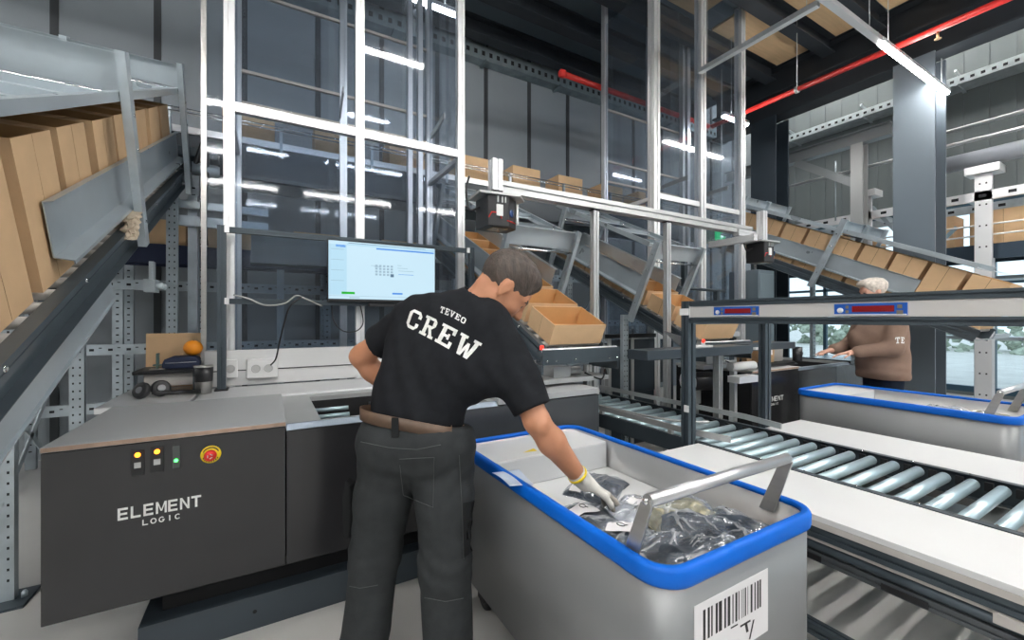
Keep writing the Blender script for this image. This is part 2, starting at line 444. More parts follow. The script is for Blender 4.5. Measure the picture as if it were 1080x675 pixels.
def hcol(y, mt, w=.40, d=.40):
    m = MB(); t = .024
    m.prism([(-w/2,-d/2),(w/2,-d/2),(w/2,-d/2+t),(.012,-d/2+t),(.012,d/2-t),(w/2,d/2-t),(w/2,d/2),(-w/2,d/2),(-w/2,d/2-t),(-.012,d/2-t),(-.012,-d/2+t),(-w/2,-d/2+t)],
            (GX, y, .02), (0,1,0), (1,0,0), (0,0,1), 4.58)
    m.box(GX-.27, GX+.27, y-.27, y+.27, 0, .02)
    o = structure('wall_column', m, mt); return o
hcol(2.08, colm); hcol(3.95, cold)
# ---- wall trays
def tray(name, label, p, q, w, h, mt, inward):
    p, q = V(p), V(q); d = (q-p).normalized(); t = thing(name, label, 'cable tray', p)
    up = V((0,0,1)); iw = V(inward)
    m = MB(); ln = (q-p).length
    m.sheet([(0, h), (0, 0), (w, 0), (w, h)], p, iw, up, d, ln, .004)
    nn = int(ln/.12)
    for i in range(nn):
        a = p + d*(i+.3)*.12 + iw*(w+.0045)
        m.add([a+up*h*.3, a+d*.05+up*h*.3, a+d*.05+up*h*.62, a+up*h*.62], [(0,1,2,3)], 1)
    build('tray_body', m, [mt, dotm], t)
    for i in range(int(ln/1.3)+1):
        a = p + d*min(ln-.1, .2+i*1.3)
        build('wall_mount', MB().beam(a - up*.02, a + iw*(w+.06) - up*.02, .04, .03).beam(a+up*(h+.03)+iw*w*.5, a+up*(h+.03)+iw*(w+.08)+up*.04, .03, .04).beam(a+up*.0+iw*.01, a+up*(h+.08)+iw*.01, .04, .012), mt, t)
    return t
tray('cable_tray', 'perforated galvanised cable tray running along the top of the grey panelled wall', (-4, YW-.012, 5.02), (8.4, YW-.012, 5.02), .16, .2, mat('tray_zinc', (.30,.36,.38), .45, .7, .15, 8, .1, 20), (0,-1,0))
tray('cable_tray', 'galvanised cable tray in a lamp-lit tone on the ribbed wall above the windows', (XW-.03, -3, 5.25), (XW-.03, 5.3, 5.25), .4, .14, mat('tray_lit_zinc', (.62,.68,.70), .4, .6, .15, 8, .1, 20), (-1,0,0))  # LED light on this tray is put into a paler zinc

# ---- LED rows
def luminaire(x0, x1, y, z, label, axis='x', lit=True):
    t = thing('ceiling_light', label, 'ceiling light', ((x0+x1)/2, y, z), group='linear ceiling lights')
    build('lamp_housing', MB().prism([(-.035,0),(.035,0),(.03,.05),(-.03,.05)], (x0, y, z+.012), (0,1,0), (0,0,1), (1,0,0), x1-x0), alumw, t)
    build('diffuser', MB().prism([(-.03,0),(-.022,-.022),(.022,-.022),(.03,0)], (x0+.02, y, z+.012), (0,1,0), (0,0,1), (1,0,0), x1-x0-.04), ledm, t)
    build('added_glow_strip', MB().box(x0+.06, x1-.06, y-.025, y+.025, z+.0625, z+.066), ledup, t)  # glowing strip added on top of the fitting to lift the dark deck
    for xx in (x0+.2, x1-.2):
        build('hanger', MB().tube([(xx, y, z+.06), (xx, y, (ZC if x0 < 7.4 else 7.6)-.002)], .004, 6), alumg, t)
def trunk(p, q, label):
    t = thing('lighting_trunk', label, 'lighting rail', p, group='lighting rails')
    build('rail_body', MB().beam(p, q, .06, .05), alumw, t)
    d = (V(q)-V(p)).normalized()
    for f in (.08, .92):
        a = V(p).lerp(V(q), f)
        build('hanger', MB().tube([a+V((0,0,.025)), V((a.x, a.y, ZC-.002))], .004, 6), alumg, t)
ZL = 4.2
luminaire(5.55, 7.55, 1.9, ZL, 'glaring white linear ceiling light in front of the big steel column')
trunk((2.6, 1.9, ZL+.03), (5.53, 1.9, ZL+.03), 'unlit white rail leading up to the glaring ceiling light')
luminaire(5.6, 6.2, 3.7, ZL, 'short lit tube seen through the right glazed lift')
luminaire(1.25, 1.85, 4.3, 4.63, 'lit ceiling tube at the top of the left glazed lift')
trunk((4.4, 1.96, ZL+.03), (4.4, 3.2, ZL+.03), 'white cross rail seen behind the right glazed lift')
luminaire(-3.6, -1.7, 1.9, ZL, 'linear ceiling light over the left sorting chute')
luminaire(.85, 1.55, 1.9, ZL, 'short linear ceiling light over the charcoal picking station')
for y, xs_ in ((-.26, (-4.4, -1.7, .9, 3.3, 5.6)), (-2.2, (-4.9, -2.6, 3.8, 6.0)), (-4.2, (-4.6, -1.8, .7, 3.4))):  # unseen rows; nearer two added for light, rearmost mirrored in the lift glass
    for x0 in xs_:
        luminaire(x0, x0+2.0, y, ZL+.0, 'unseen linear ceiling light in the rows behind the photographer')
for y0 in (-2.5, -.5, 1.3, 3.1, 4.9):  # out of view above the deck, added to brighten the window side
    luminaire(8.0, 10.0, y0, 6.9, 'unseen added ceiling light above the conveyor by the windows')
for x0 in (-6.2,):
    luminaire(x0, x0+1.8, 3.4, ZL, 'linear ceiling light above the upper end of the left chute')

# ---- red sprinkler pipes
t = thing('sprinkler_pipe', 'red sprinkler pipe running diagonally across the deck near the glaring light', 'pipe', (6.16, 0, 4.4))
build('pipe_run', MB().tube([(6.16, -4, 4.4), (6.16, 4.25, 4.4)], .035, 14), red, t)
for y in (3.0, 1.0, -.5):
    build('pipe_hanger', MB().lathe([(.042, -.02), (.046, -.02), (.046, .02), (.042, .02)], (6.16, y, 4.4), 16, 0, (0,1,0)).tube([(6.16, y, 4.44), (6.16, y, ZC-.002)], .006, 6), alumg, t)
hd = build('sprinkler_head', MB().tube([(6.16, 1.62, 4.37), (6.16, 1.62, 4.31)], .012, 8).lathe([(.03, 0), (.03, .004), (.008, .012)], (6.16, 1.62, 4.29), 12), mat('brass', (.6,.4,.2), .3, .9), t)
t = thing('sprinkler_pipe', 'red sprinkler pipe running along behind the right glazed lift', 'pipe', (3.5, 4.22, 4.4))
build('pipe_run', MB().tube([(3.2, 4.28, 4.4), (6.10, 4.28, 4.4)], .035, 14), red, t)
build('pipe_elbow', MB().lathe([(.02,-.05),(.05,-.03),(.05,.03),(.02,.05)], (3.2, 4.28, 4.4), 14, 0, (1,0,0)), red, t)
for x in (3.9, 5.4):
    build('pipe_hanger', MB().lathe([(.042, -.02), (.046, -.02), (.046, .02), (.042, .02)], (x, 4.28, 4.4), 16, 0, (1,0,0)).tube([(x, 4.28, 4.44), (x, 4.28, ZC-.002)], .006, 6), alumg, t)
# ================================================================ PICKING STATION CABINETS
def station(x0, label, first):
    YF = 2.04; x1 = x0 + 2.485
    if not first: x1 = x0 + 2.38
    t = thing('picking_station', label, 'work station', (x0, YF, 0))
    def B(n, m, mt, p=None, **k): return build(n, m, mt, p or t, **k)
    jx = x0 + .735
    # carcass and panels
    B('plinth', MB().box(x0+.24, x1-.02, YF+.06, 2.74, 0, .14), slate)
    B('recess', MB().box(x0+.3, x1-.02, YF+.14, 2.7, .14, .29), blackm)
    fp = B('front_panel', MB().box(x0, jx-.002, YF, YF+.02, .27, .86), panel, bevel=.002)
    B('front_panel', MB().box(jx+.002, jx+.72, YF, YF+.02, .27, .84), panel, bevel=.002)
    B('front_panel', MB().box(jx+.724, x1, YF, YF+.02, .27, .84), mat('dark_slate_laminate', (.05,.055,.062), .25, 0, .08, 3), bevel=.002)
    B('side_panel', MB().box(x0, x0+.02, YF+.02, 2.79, .27, .86), panel); B('side_panel', MB().box(x1-.02, x1, YF+.02, 2.79, .27, .84), panel)
    B('carcass', MB().box(x0+.02, x1-.02, YF+.02, 2.79, .27, .30).box(x0+.02, x1-.02, 2.76, 2.79, .3, .84).box(jx+.02, jx+.05, YF+.02, 2.76, .3, .84), black)
    wt = B('worktop', MB().box(x0, jx, YF-.004, 2.80, .862, .882), topg if first else topw, bevel=.002)
    B('edge_band', MB().box(x0+.001, jx-.001, YF-.0055, YF-.0045, .864, .879), woode, wt)
    # bin opening
    o0, o1, oy0, oy1 = jx+.14, jx+.98, 2.16, 2.70
    m = MB(); z0, z1 = .842, .866
    m.box(jx+.001, o0, YF+.03, 2.80, z0, z1).box(o1, o1+.04, YF+.03, 2.80, z0, z1).box(o0, o1, oy1, 2.80, z0, z1).box(o0, o1, YF+.03, oy0-.08, z0, z1)
    B('opening_frame', m, alumg)
    B('front_trim', MB().prism([(0, 0), (.032, 0), (.032, .024), (.016, .024)], (jx+.001, YF-.002, z0), (0,1,0), (0,0,1), (1,0,0), o1-jx+.04), mat('blue_grey_trim', (.20,.24,.29), .35, .4))
    B('opening_lining', MB().box(o0, o1, oy1-.01, oy1, .42, z0).box(o0, o0+.01, oy0-.07, oy1-.01, .42, z0).box(o1-.01, o1, oy0-.07, oy1-.01, .42, z0).box(o0, o1, oy0-.08, oy0-.07, .42, z0).box(o0, o1, oy0-.08, oy1, .40, .42), blackm)
    if first:
        for i in range(3):
            B('guide_rail', MB().tube([(o0+.02, 2.62-.04*i, .80-.03*i), (o0+.20, 2.62-.04*i, .80-.03*i)], .012, 10), zinc)
        B('support_post', MB().extr((o0+.34, 2.6, .43), (o0+.34, 2.6, .82), .05), darkp)
        B('inner_cover', MB().box(o0+.42, o1-.02, 2.45, 2.66, .6, .838), mat('pit_cover', (.25,.22,.21), .5))
    B('right_worktop', MB().box(o1+.042, x1, YF-.004, 2.52, .846, .882), topg if first else panel, bevel=.002)
    # logo
    m = MB()
    if first:
        a = onY(124, 549.5, YF-.001); b = onY(212, 535.5, YF-.001); c = onY(124, 540, YF-.001)
        letters(m, 'ELEMENT', (a.x, YF-.0008, a.z+.0), (b.x-a.x, 0, 0), (0, 0, .044))
        letters(m, 'LOGIC', (a.x+.28*(b.x-a.x), YF-.0008, a.z-.034), ((b.x-a.x)*.46, 0, 0), (0, 0, .021), 2.6)
    else:
        letters(m, 'ELEMENT', (3.63, YF-.0008, .60), (.33, 0, 0), (0, 0, .044))
        letters(m, 'LOGIC', (3.73, YF-.0008, .566), (.15, 0, 0), (0, 0, .021), 2.6)
    o = B('logo_lettering', m, printm, fp)
    if first:
        def ctl(u0, v0, u1, v1, name, mt, z=.004):
            a = onY(u0, v0, YF); b = onY(u1, v1, YF)
            return a, b, B(name, MB().box(a.x, b.x, YF-z, YF, b.z, a.z), mt, fp, bevel=.001)
        for k, (u0, v0, u1, v1) in enumerate([(138.5, 475.5, 152.5, 500), (159, 472, 173, 496.5)]):
            a, b, sw = ctl(u0, v0, u1, v1, 'switch_plate', black)
            w_ = b.x-a.x; h_ = a.z-b.z; cx = (a.x+b.x)/2
            C_ = lambda n, m_, mt_: build(n, m_, mt_, fp)
            m = MB(); disc(m, (cx, YF-.004, a.z-h_*.18), .008, (0,-1,0), 16, 0, .004); C_('indicator_lamp', m, lampo)
            C_('push_button', MB().box(cx-w_*.25, cx+w_*.25, YF-.008, YF-.004, b.z+h_*.3, b.z+h_*.52), alumg)
        a, b, sw = ctl(182, 470.5, 190, 493, 'rocker_switch', mat('grey_switch', (.07,.075,.075), .4))
        cx = (a.x+b.x)/2; m = MB(); disc(m, (cx, YF-.004, b.z+.03), .006, (0,-1,0), 12, 0, .003); build('indicator_lamp', m, lampg, fp)
        c = onY(222.5, 479, YF); m = MB()
        m.lathe([(.034, 0), (.034, .004), (.02, .005)], (c.x, YF-.0005, c.z), 32, 0, (0,-1,0))
        es = build('emergency_stop', m, yellow, fp)
        build('stop_button', MB().lathe([(.012, .004), (.012, .016), (.021, .017), (.021, .027), (.012, .032), (0, .033)], (c.x, YF, c.z), 24, 0, (0,-1,0)), redp, es)
        m = MB()
        for k in range(3):
            an = 2*PI*k/3 + .4
            m.tube([(c.x+.009*math.cos(an), YF-.0335, c.z+.009*math.sin(an)), (c.x+.009*math.cos(an+1.2), YF-.0335, c.z+.009*math.sin(an+1.2))], .0018, 6)
        build('turn_arrow', m, printm, es)
        ring = MB()
        for k in range(16):
            an = PI*.15 + k*PI*.7/15
            ring.cbox((c.x+.027*math.cos(an), YF-.0052, c.z+.027*math.sin(an)), .003, .0008, .006)
            if k % 2: ring.cbox((c.x+.027*math.cos(-an), YF-.0052, c.z+.027*math.sin(-an)), .003, .0008, .006)
        build('stop_wording', ring, ink, es)
    m = MB(); disc(m, (x0+.62, YF+.0595, .075), .008, (0,-1,0), 12, 0, .002); B('cable_hole', m, blackm)
    return t
station(-.67, 'charcoal picking station with white logo and lit switches, in front of the man', True)
station(3.48, 'dark picking station with pale worktop, in front of the woman', False)

# ================================================================ GLAZED LIFTS
def tower(x0, label, s, first):
    YT, YR, ZT = 3.3, 4.1, (5.12 if first else 5.385)
    t = thing('glazed_lift', label, 'lift', (x0, YT, 0))
    def B(n, m, mt, **k): return build(n, m, mt, t, **k)
    xs = [x0, x0+s, x0+2*s]
    zb = 0.0
    for i, x in enumerate(xs):
        B('frame_post', MB().extr((x, YT, zb), (x, YT, ZT), .06 if first else .095, 0, (0,1,0)), alumw)
        B('frame_post', MB().extr((x, YR, zb), (x, YR, ZT), .06, 0, (0,1,0)), alum)
    for z in ([2.70] if first else [2.70, 1.12]):
        for i in range(2):
            B('cross_bar', MB().box(xs[i]+.03, xs[i+1]-.03, YT-.025, YT+.025, z-.03, z+.03), alumw)
        for x in (xs[0], xs[2]):
            B('side_bar', MB().box(x-.02, x+.02, YT+.03, YR-.03, z-.05, z-.01), alumw)
    for i in range(2):
        B('glass_panel', MB().box(xs[i]+.031, xs[i+1]-.031, YT-.003, YT+.003, 1.12 if first else 1.16, 2.668), vinyl)
        B('glass_panel', MB().box(xs[i]+.031, xs[i+1]-.031, YT-.003, YT+.003, 2.732, ZT-.04), vinyl)
        B('rear_panel', MB().box(xs[i]+.031, xs[i+1]-.031, YR-.003, YR+.003, .9, ZT-.04), vinyl)
        for z in (3.08, 3.34, 4.0):
            B('rear_rail', MB().box(xs[i]+.031, xs[i+1]-.031, YR-.03, YR-.008, z-.012, z+.012), mat('tan_rail', (.52,.45,.38), .5, .3))
    for x in (xs[0], xs[2]):
        B('side_panel', MB().box(x-.003, x+.003, YT+.031, YR-.031, .9, 5.08), vinyl)
    for x in (xs[2]-.12, xs[2]-.22):
        B('lift_guide', MB().box(x-.022, x+.022, YR-.11, YR-.05, .9, ZT), alum)
    if first: B('top_frame', MB().box(xs[0]-.03, xs[2]+.03, YT-.03, YR+.03, ZT, ZT+.05), alumw)
    # carriage of the lift
    zc = 1.75 if first else 1.5
    B('lift_carriage', MB().box(xs[0]+.1, xs[2]-.1, YT+.5, YR-.13, zc, zc+.05).box(xs[0]+.1, xs[2]-.1, YR-.16, YR-.13, zc+.05, zc+.25), darkp)
    for k in range(2):
        B('carriage_bracket', MB().beam((xs[k+1]-.1, YT+.1, 3.05), (xs[k+1]-.06, YT+.55, 3.05), .012, .05), stain)
    if first:
        bp = B('base_panel', MB().box(x0-.13, xs[2]+.08, YT-.035, YT-.005, .885, 1.115), white, bevel=.003)
        B('base_ledge', MB().box(x0-.13, xs[2]+.3, 2.803, YT-.036, .80, .878), alumw, bevel=.004)
        B('base_trim', MB().box(x0-.13, xs[2]+.08, YT-.04, YT-.035, .98, .986), dotm)
        B('edge_strip', MB().extr((x0-.135, YT, .9), (x0-.135, YT, ZT), .028, 0, (0,1,0)), stain)
        B('glass_panel', MB().box(x0-.12, x0-.031, YT-.003, YT+.003, 1.12, ZT), vinyl)
        for k, (u0, v0, u1, v1) in enumerate([(236, 379, 251, 397.5), (260, 378.5, 293, 397)]):
            a = onY(u0, v0, YT-.035); b = onY(u1, v1, YT-.035)
            so = build('power_socket', MB().box(a.x, b.x, YT-.075, YT-.035, b.z, a.z), whitep, t, bevel=.006, seg=2)
            for j in range(1 if k == 0 else 2):
                cx = a.x + (b.x-a.x)*(.5 if k == 0 else (.3+.4*j)); m = MB()
                m.lathe([(.026, 0), (.026, .003), (.021, .003), (.019, -.008), (0, -.008)], (cx, YT-.0755, (a.z+b.z)/2), 20, 0, (0,-1,0))
                build('socket_outlet', m, mat('socket_grey', (.5,.5,.5), .4), so)
    return t
tower(-.22, 'tall glazed lift with white frame and base, behind the monitor', .81, True)
tower(3.74, 'tall glazed lift with bare aluminium posts, behind the scanner gantry', .81, False)

# ================================================================ MONITOR STAND, MONITOR, CABLES
t = thing('monitor_stand', 'dark profile stand with two crossbars holding the monitor', 'stand', (-.25, 3.157, .88))
YS = 3.157
build('post', MB().extr((-.25, YS, .884), (-.25, YS, 1.895), .045, 0, (0,1,0)), darkp, t)
build('post', MB().extr((1.437, YS, .884), (1.437, YS, 1.90), .04, 0, (0,1,0)), darkp, t)
for z in (1.872, 1.428):
    build('crossbar', MB().extr((-.227, YS, z), (1.416, YS, z), .034), darkp, t)
    for x in (-.222, 1.40):
        build('bracket', MB().box(x-.012, x+.012, YS-.03, YS-.02, z-.02, z+.02), alumw, t)
for x in (-.25, 1.437):
    build('foot', MB().box(x-.035, x+.035, YS-.05, YS+.05, .8785, .886), black, t)
YM = 3.10
t = thing('monitor', 'flat monitor showing a pale blue order screen', 'monitor', (.73, YM, 1.43))
x0, x1, z0, z1 = .345, 1.113, 1.436, 1.862
build('housing', MB().box(x0, x1, YM, YM+.02, z0, z1).box(x0+.1, x1-.1, YM+.02, YM+.036, z0+.08, z1-.06), black, t, bevel=.003)
sx0, sx1, sz0, sz1 = x0+.008, x1-.008, z0+.02, z1-.008
sx, sz = sx1-sx0, sz1-sz0
def SR(m, a0, a1, b0, b1, k=1): m.add([(sx0+sx*a0, YM-.0004*k-.0003, sz1-sz*b1), (sx0+sx*a1, YM-.0004*k-.0003, sz1-sz*b1), (sx0+sx*a1, YM-.0004*k-.0003, sz1-sz*b0), (sx0+sx*a0, YM-.0004*k-.0003, sz1-sz*b0)], [(0,1,2,3)])
S = {n: MB() for n in 'wpbgdky'}
SR(S['w'], 0, 1, 0, 1, 0)
SR(S['p'], 0, .155, .06, .93); SR(S['p'], .155, 1, .03, .065)
SR(S['b'], .06, .145, .065, .105); SR(S['b'], .42, .99, .075, .1)
SR(S['d'], .17, .9, .02, .028, 2)
for k in range(4): SR(S['y'], .02, .13, .14+.18*k, .148+.18*k, 2)
for i in range(5):
    for j in range(4):
        SR(S['k'], .41+.036*i, .432+.036*i, .375+.052*j, .41+.052*j, 2)
SR(S['d'], .552, .585, .53, .585, 3)
for j, (a, b) in enumerate([(.62, .66), (.62, .72), (.63, .78), (.37, .44), (.4, .46)]):
    SR(S['y'], a, b, .36+.05*j if j < 3 else .33+.02*j, .368+.05*j if j < 3 else .338+.02*j, 2)
SR(S['b'], .63, .78, .525, .533, 3)
SR(S['g'], .11, .225, .875, .915, 2); SR(S['b'], .57, .67, .87, .90, 2)
SR(S['y'], .0, 1, .945, .95, 2)
for k in range(6): SR(S['k'], .18+.015*k, .188+.015*k, .962, .985, 2)
scr = build('screen', S['w'], screen, t)
build('menu_column', S['p'], scrpale, scr); build('title_bar', S['b'], scrblue, scr); build('green_button', S['g'], scrgreen, scr)
build('number_grid', S['k'], scrgrey, scr); build('text_rule', S['y'], scrgrey, scr); build('selected_cell', S['d'], scrdark, scr)
build('sound_bar', MB().box(.62, .95, YM+.0, YM+.03, z0-.03, z0-.008), black, t)
build('mount', MB().box(.68, .78, YM+.036, YS-.017, 1.6, 1.7).box(.70,.76, YS-.045, YS-.0175, 1.44, 1.86), black, t)
def bez(pts, n=8):
    out = []; P = [V(p) for p in pts]
    for i in range(len(P)-1):
        a = P[max(i-1, 0)]; b = P[i]; c = P[i+1]; d = P[min(i+2, len(P)-1)]
        for k in range(n):
            s = k/n
            out.append(.5*((2*b)+(c-a)*s+(2*a-5*b+4*c-d)*s*s+(3*b-a-3*c+d)*s**3))
    return out + [P[-1]]
def cable(label, pix, Yc, r, mt, name='cable'):
    return tag(build(name, MB().tube(bez([onY(u, v, y) for (u, v), y in zip(pix, Yc)]), r, 8), mt), label, 'cable')
cable('black cable hanging from the stand crossbar down to the double socket', [(318, 313), (306, 323), (300, 340), (295, 360), (291, 378), (285.5, 385)], [3.12, 3.11, 3.11, 3.12, 3.16, 3.185], .005, black)
cable('grey cable draped over the lower crossbar of the monitor stand', [(246, 311), (262, 315), (280, 322), (300, 320), (312, 312), (322, 315), (340, 323)], [3.12]*7, .005, rubber)
cable('black cable loop hanging below the monitor', [(350, 322), (352, 338), (362, 349), (376, 349), (383, 340), (380, 322)], [3.13]*6, .004, black)

# ================================================================ THINGS ON THE LEFT WORKTOP
def on_top(u, v, z=.882): return onZ(u, v, z)
# dark stand (shelf) with slim legs
c = on_top(195, 409)
t = thing('laptop_stand', 'low black shelf on slim legs behind the left worktop', 'shelf', (-.52, 3.25, .881))
build('shelf_board', MB().box(-.665, -.37, 3.12, 3.40, 1.0, 1.02), black, t, bevel=.003)
build('drawer_box', MB().box(-.62, -.385, 3.15, 3.38, .925, .999), offw, t, bevel=.003)
for x, y in ((-.65, 3.14), (-.385, 3.14), (-.65, 3.385), (-.385, 3.385)):
    build('leg', MB().box(x-.006, x+.006, y-.006, y+.006, .8805, .9995), darkp, t)
t = thing('tape_dispenser', 'small green and steel bracket standing on the low black shelf', 'bracket', (-.565, 3.2, 1.0205))
build('bracket_base', MB().box(-.60, -.53, 3.17, 3.23, 1.0205, 1.026), stain, t)
build('bracket_upright', MB().box(-.57, -.56, 3.18, 3.22, 1.026, 1.115).box(-.585, -.545, 3.18, 3.22, 1.042, 1.05), mat('green_grey_paint', (.10,.16,.15), .4, .3), t)
c = V((-.405, 3.26, 1.138))
t = thing('orange_fruit', 'ripe orange lying on the navy pouch', 'orange', (c.x, c.y, c.z-.04))
m = MB()
prof = [(max(0.0, .050*math.cos(a_)*(1-.02*abs(math.sin(a_)))), .047*math.sin(a_)) for a_ in [(-PI/2 + PI*i/18) for i in range(19)]]
build('peel', m.lathe(prof, c, 28), orange, t)
build('stem_scar', MB().lathe([(.004, 0), (.003, .002), (0, .0025)], c+V((.004, -.008, .0462)), 8), mat('stem_green', (.15,.2,.05), .7), t)
m = MB()
t = thing('pouch', 'navy zipped pouch lying under the orange', 'pouch', (-.44, 3.26, 1.0205))
bm_ = []
for k in range(9):
    s_ = k/8; 
m.prism([(-.09,.006),(-.075,0),(.075,0),(.085,.006),(.09,.03),(.075,.06),(.045,.0685),(-.05,.0685),(-.08,.055),(-.092,.025)], (-.455, 3.19, 1.021), (1,0,0), (0,0,1), (0,1,0), .14, 0, True)
build('pouch_body', m, navy, t, bevel=.006, seg=2)
build('zip', MB().tube([(-.53, 3.1885, 1.055), (-.38, 3.1885, 1.057)], .0025, 6), alumg, t)
# headset / hand scanner
c = V((-.60, 3.0, .88))
t = thing('headset', 'black headset with round ear cushions lying on the bench behind the left worktop', 'headset', (c.x, c.y, .881))
for k, (dx, dy, tilt) in enumerate([(0, 0, (-.5, -.75, .35)), (.075, .05, (.4, -.8, .2))]):
    cc = V((c.x+dx, c.y+dy, .881+.047))
    m = MB(); m.lathe([(.018, -.022), (.040, -.018), (.046, -.006), (.044, .008), (.036, .015), (.024, .012), (0, .008)], cc, 24, 0, tilt)
    cu_ = build('ear_cushion', m, black, t)
    m = MB(); disc(m, cc + V(tilt).normalized()*.0125, .018, tilt, 18, 0, .004); build('speaker_cap', m, mat('grey_cap', (.2,.2,.21), .3, .5), cu_)
build('headband', MB().tube(bez([(c.x+.04, c.y+.03, .91), (c.x+.12, c.y+.04, .90), (c.x+.2, c.y+.04, .899), (c.x+.26, c.y+.02, .898)]), [.012]*25, 10), black, t)
c = V((-.33, 3.06, .881))
t = thing('steel_cup', 'small steel cup with dark sleeve on the bench beside the stand foot', 'cup', c)
build('cup_body', MB().lathe([(.039, 0), (.046, .155), (.050, .162), (.044, .16), (.037, .006), (0, .006)], c, 28), stain, t)
build('sleeve', MB().lathe([(.0435, .07), (.0480, .153), (.0465, .153), (.0415, .07)], c, 28), black, t)

# ================================================================ MESH BOXES
def box_mb(wx, ly, h, t=.004, slit=True):
    """open carton: two slotted side walls, plain ends"""
    m = MB(); e = .003
    m.box(-wx/2, wx/2, 0, ly, 0, t)
    for y in (0, ly-t): m.box(-wx/2, wx/2, y, y+t, t, h)
    for x in (-wx/2, wx/2-t):
        if slit:
            m.box(x, x+t, t, ly/2-e/2, t, h); m.box(x, x+t, ly/2+e/2, ly-t, t, h)
            m.box(x+.001, x+t-.001, ly/2-e/2, ly/2+e/2, t, h-.002, 1)
        else: m.box(x, x+t, t, ly-t, t, h)
    return m
PROTO = {}
def carton(kind, wx, ly, h, loc, rot, label, group, inner=True):
    if kind not in PROTO:
        t = thing('cardboard_box', label, 'box', loc, rot, group)
        build('carton_wall', box_mb(wx, ly, h), [card, cardd], t, world=False)
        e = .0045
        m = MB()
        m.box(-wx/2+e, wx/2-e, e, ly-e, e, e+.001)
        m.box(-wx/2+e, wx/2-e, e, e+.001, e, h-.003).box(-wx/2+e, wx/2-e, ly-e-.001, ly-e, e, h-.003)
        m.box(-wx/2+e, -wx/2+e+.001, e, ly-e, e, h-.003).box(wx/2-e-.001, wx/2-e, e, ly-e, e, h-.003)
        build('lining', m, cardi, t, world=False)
        PROTO[kind] = t; return t
    return copy_tree(PROTO[kind], loc, rot, label, group)
ORD = ['lowest', 'second', 'third', 'fourth', 'fifth', 'sixth', 'seventh', 'eighth', 'ninth', 'tenth', 'eleventh', 'twelfth']
TH = math.atan(.4846)
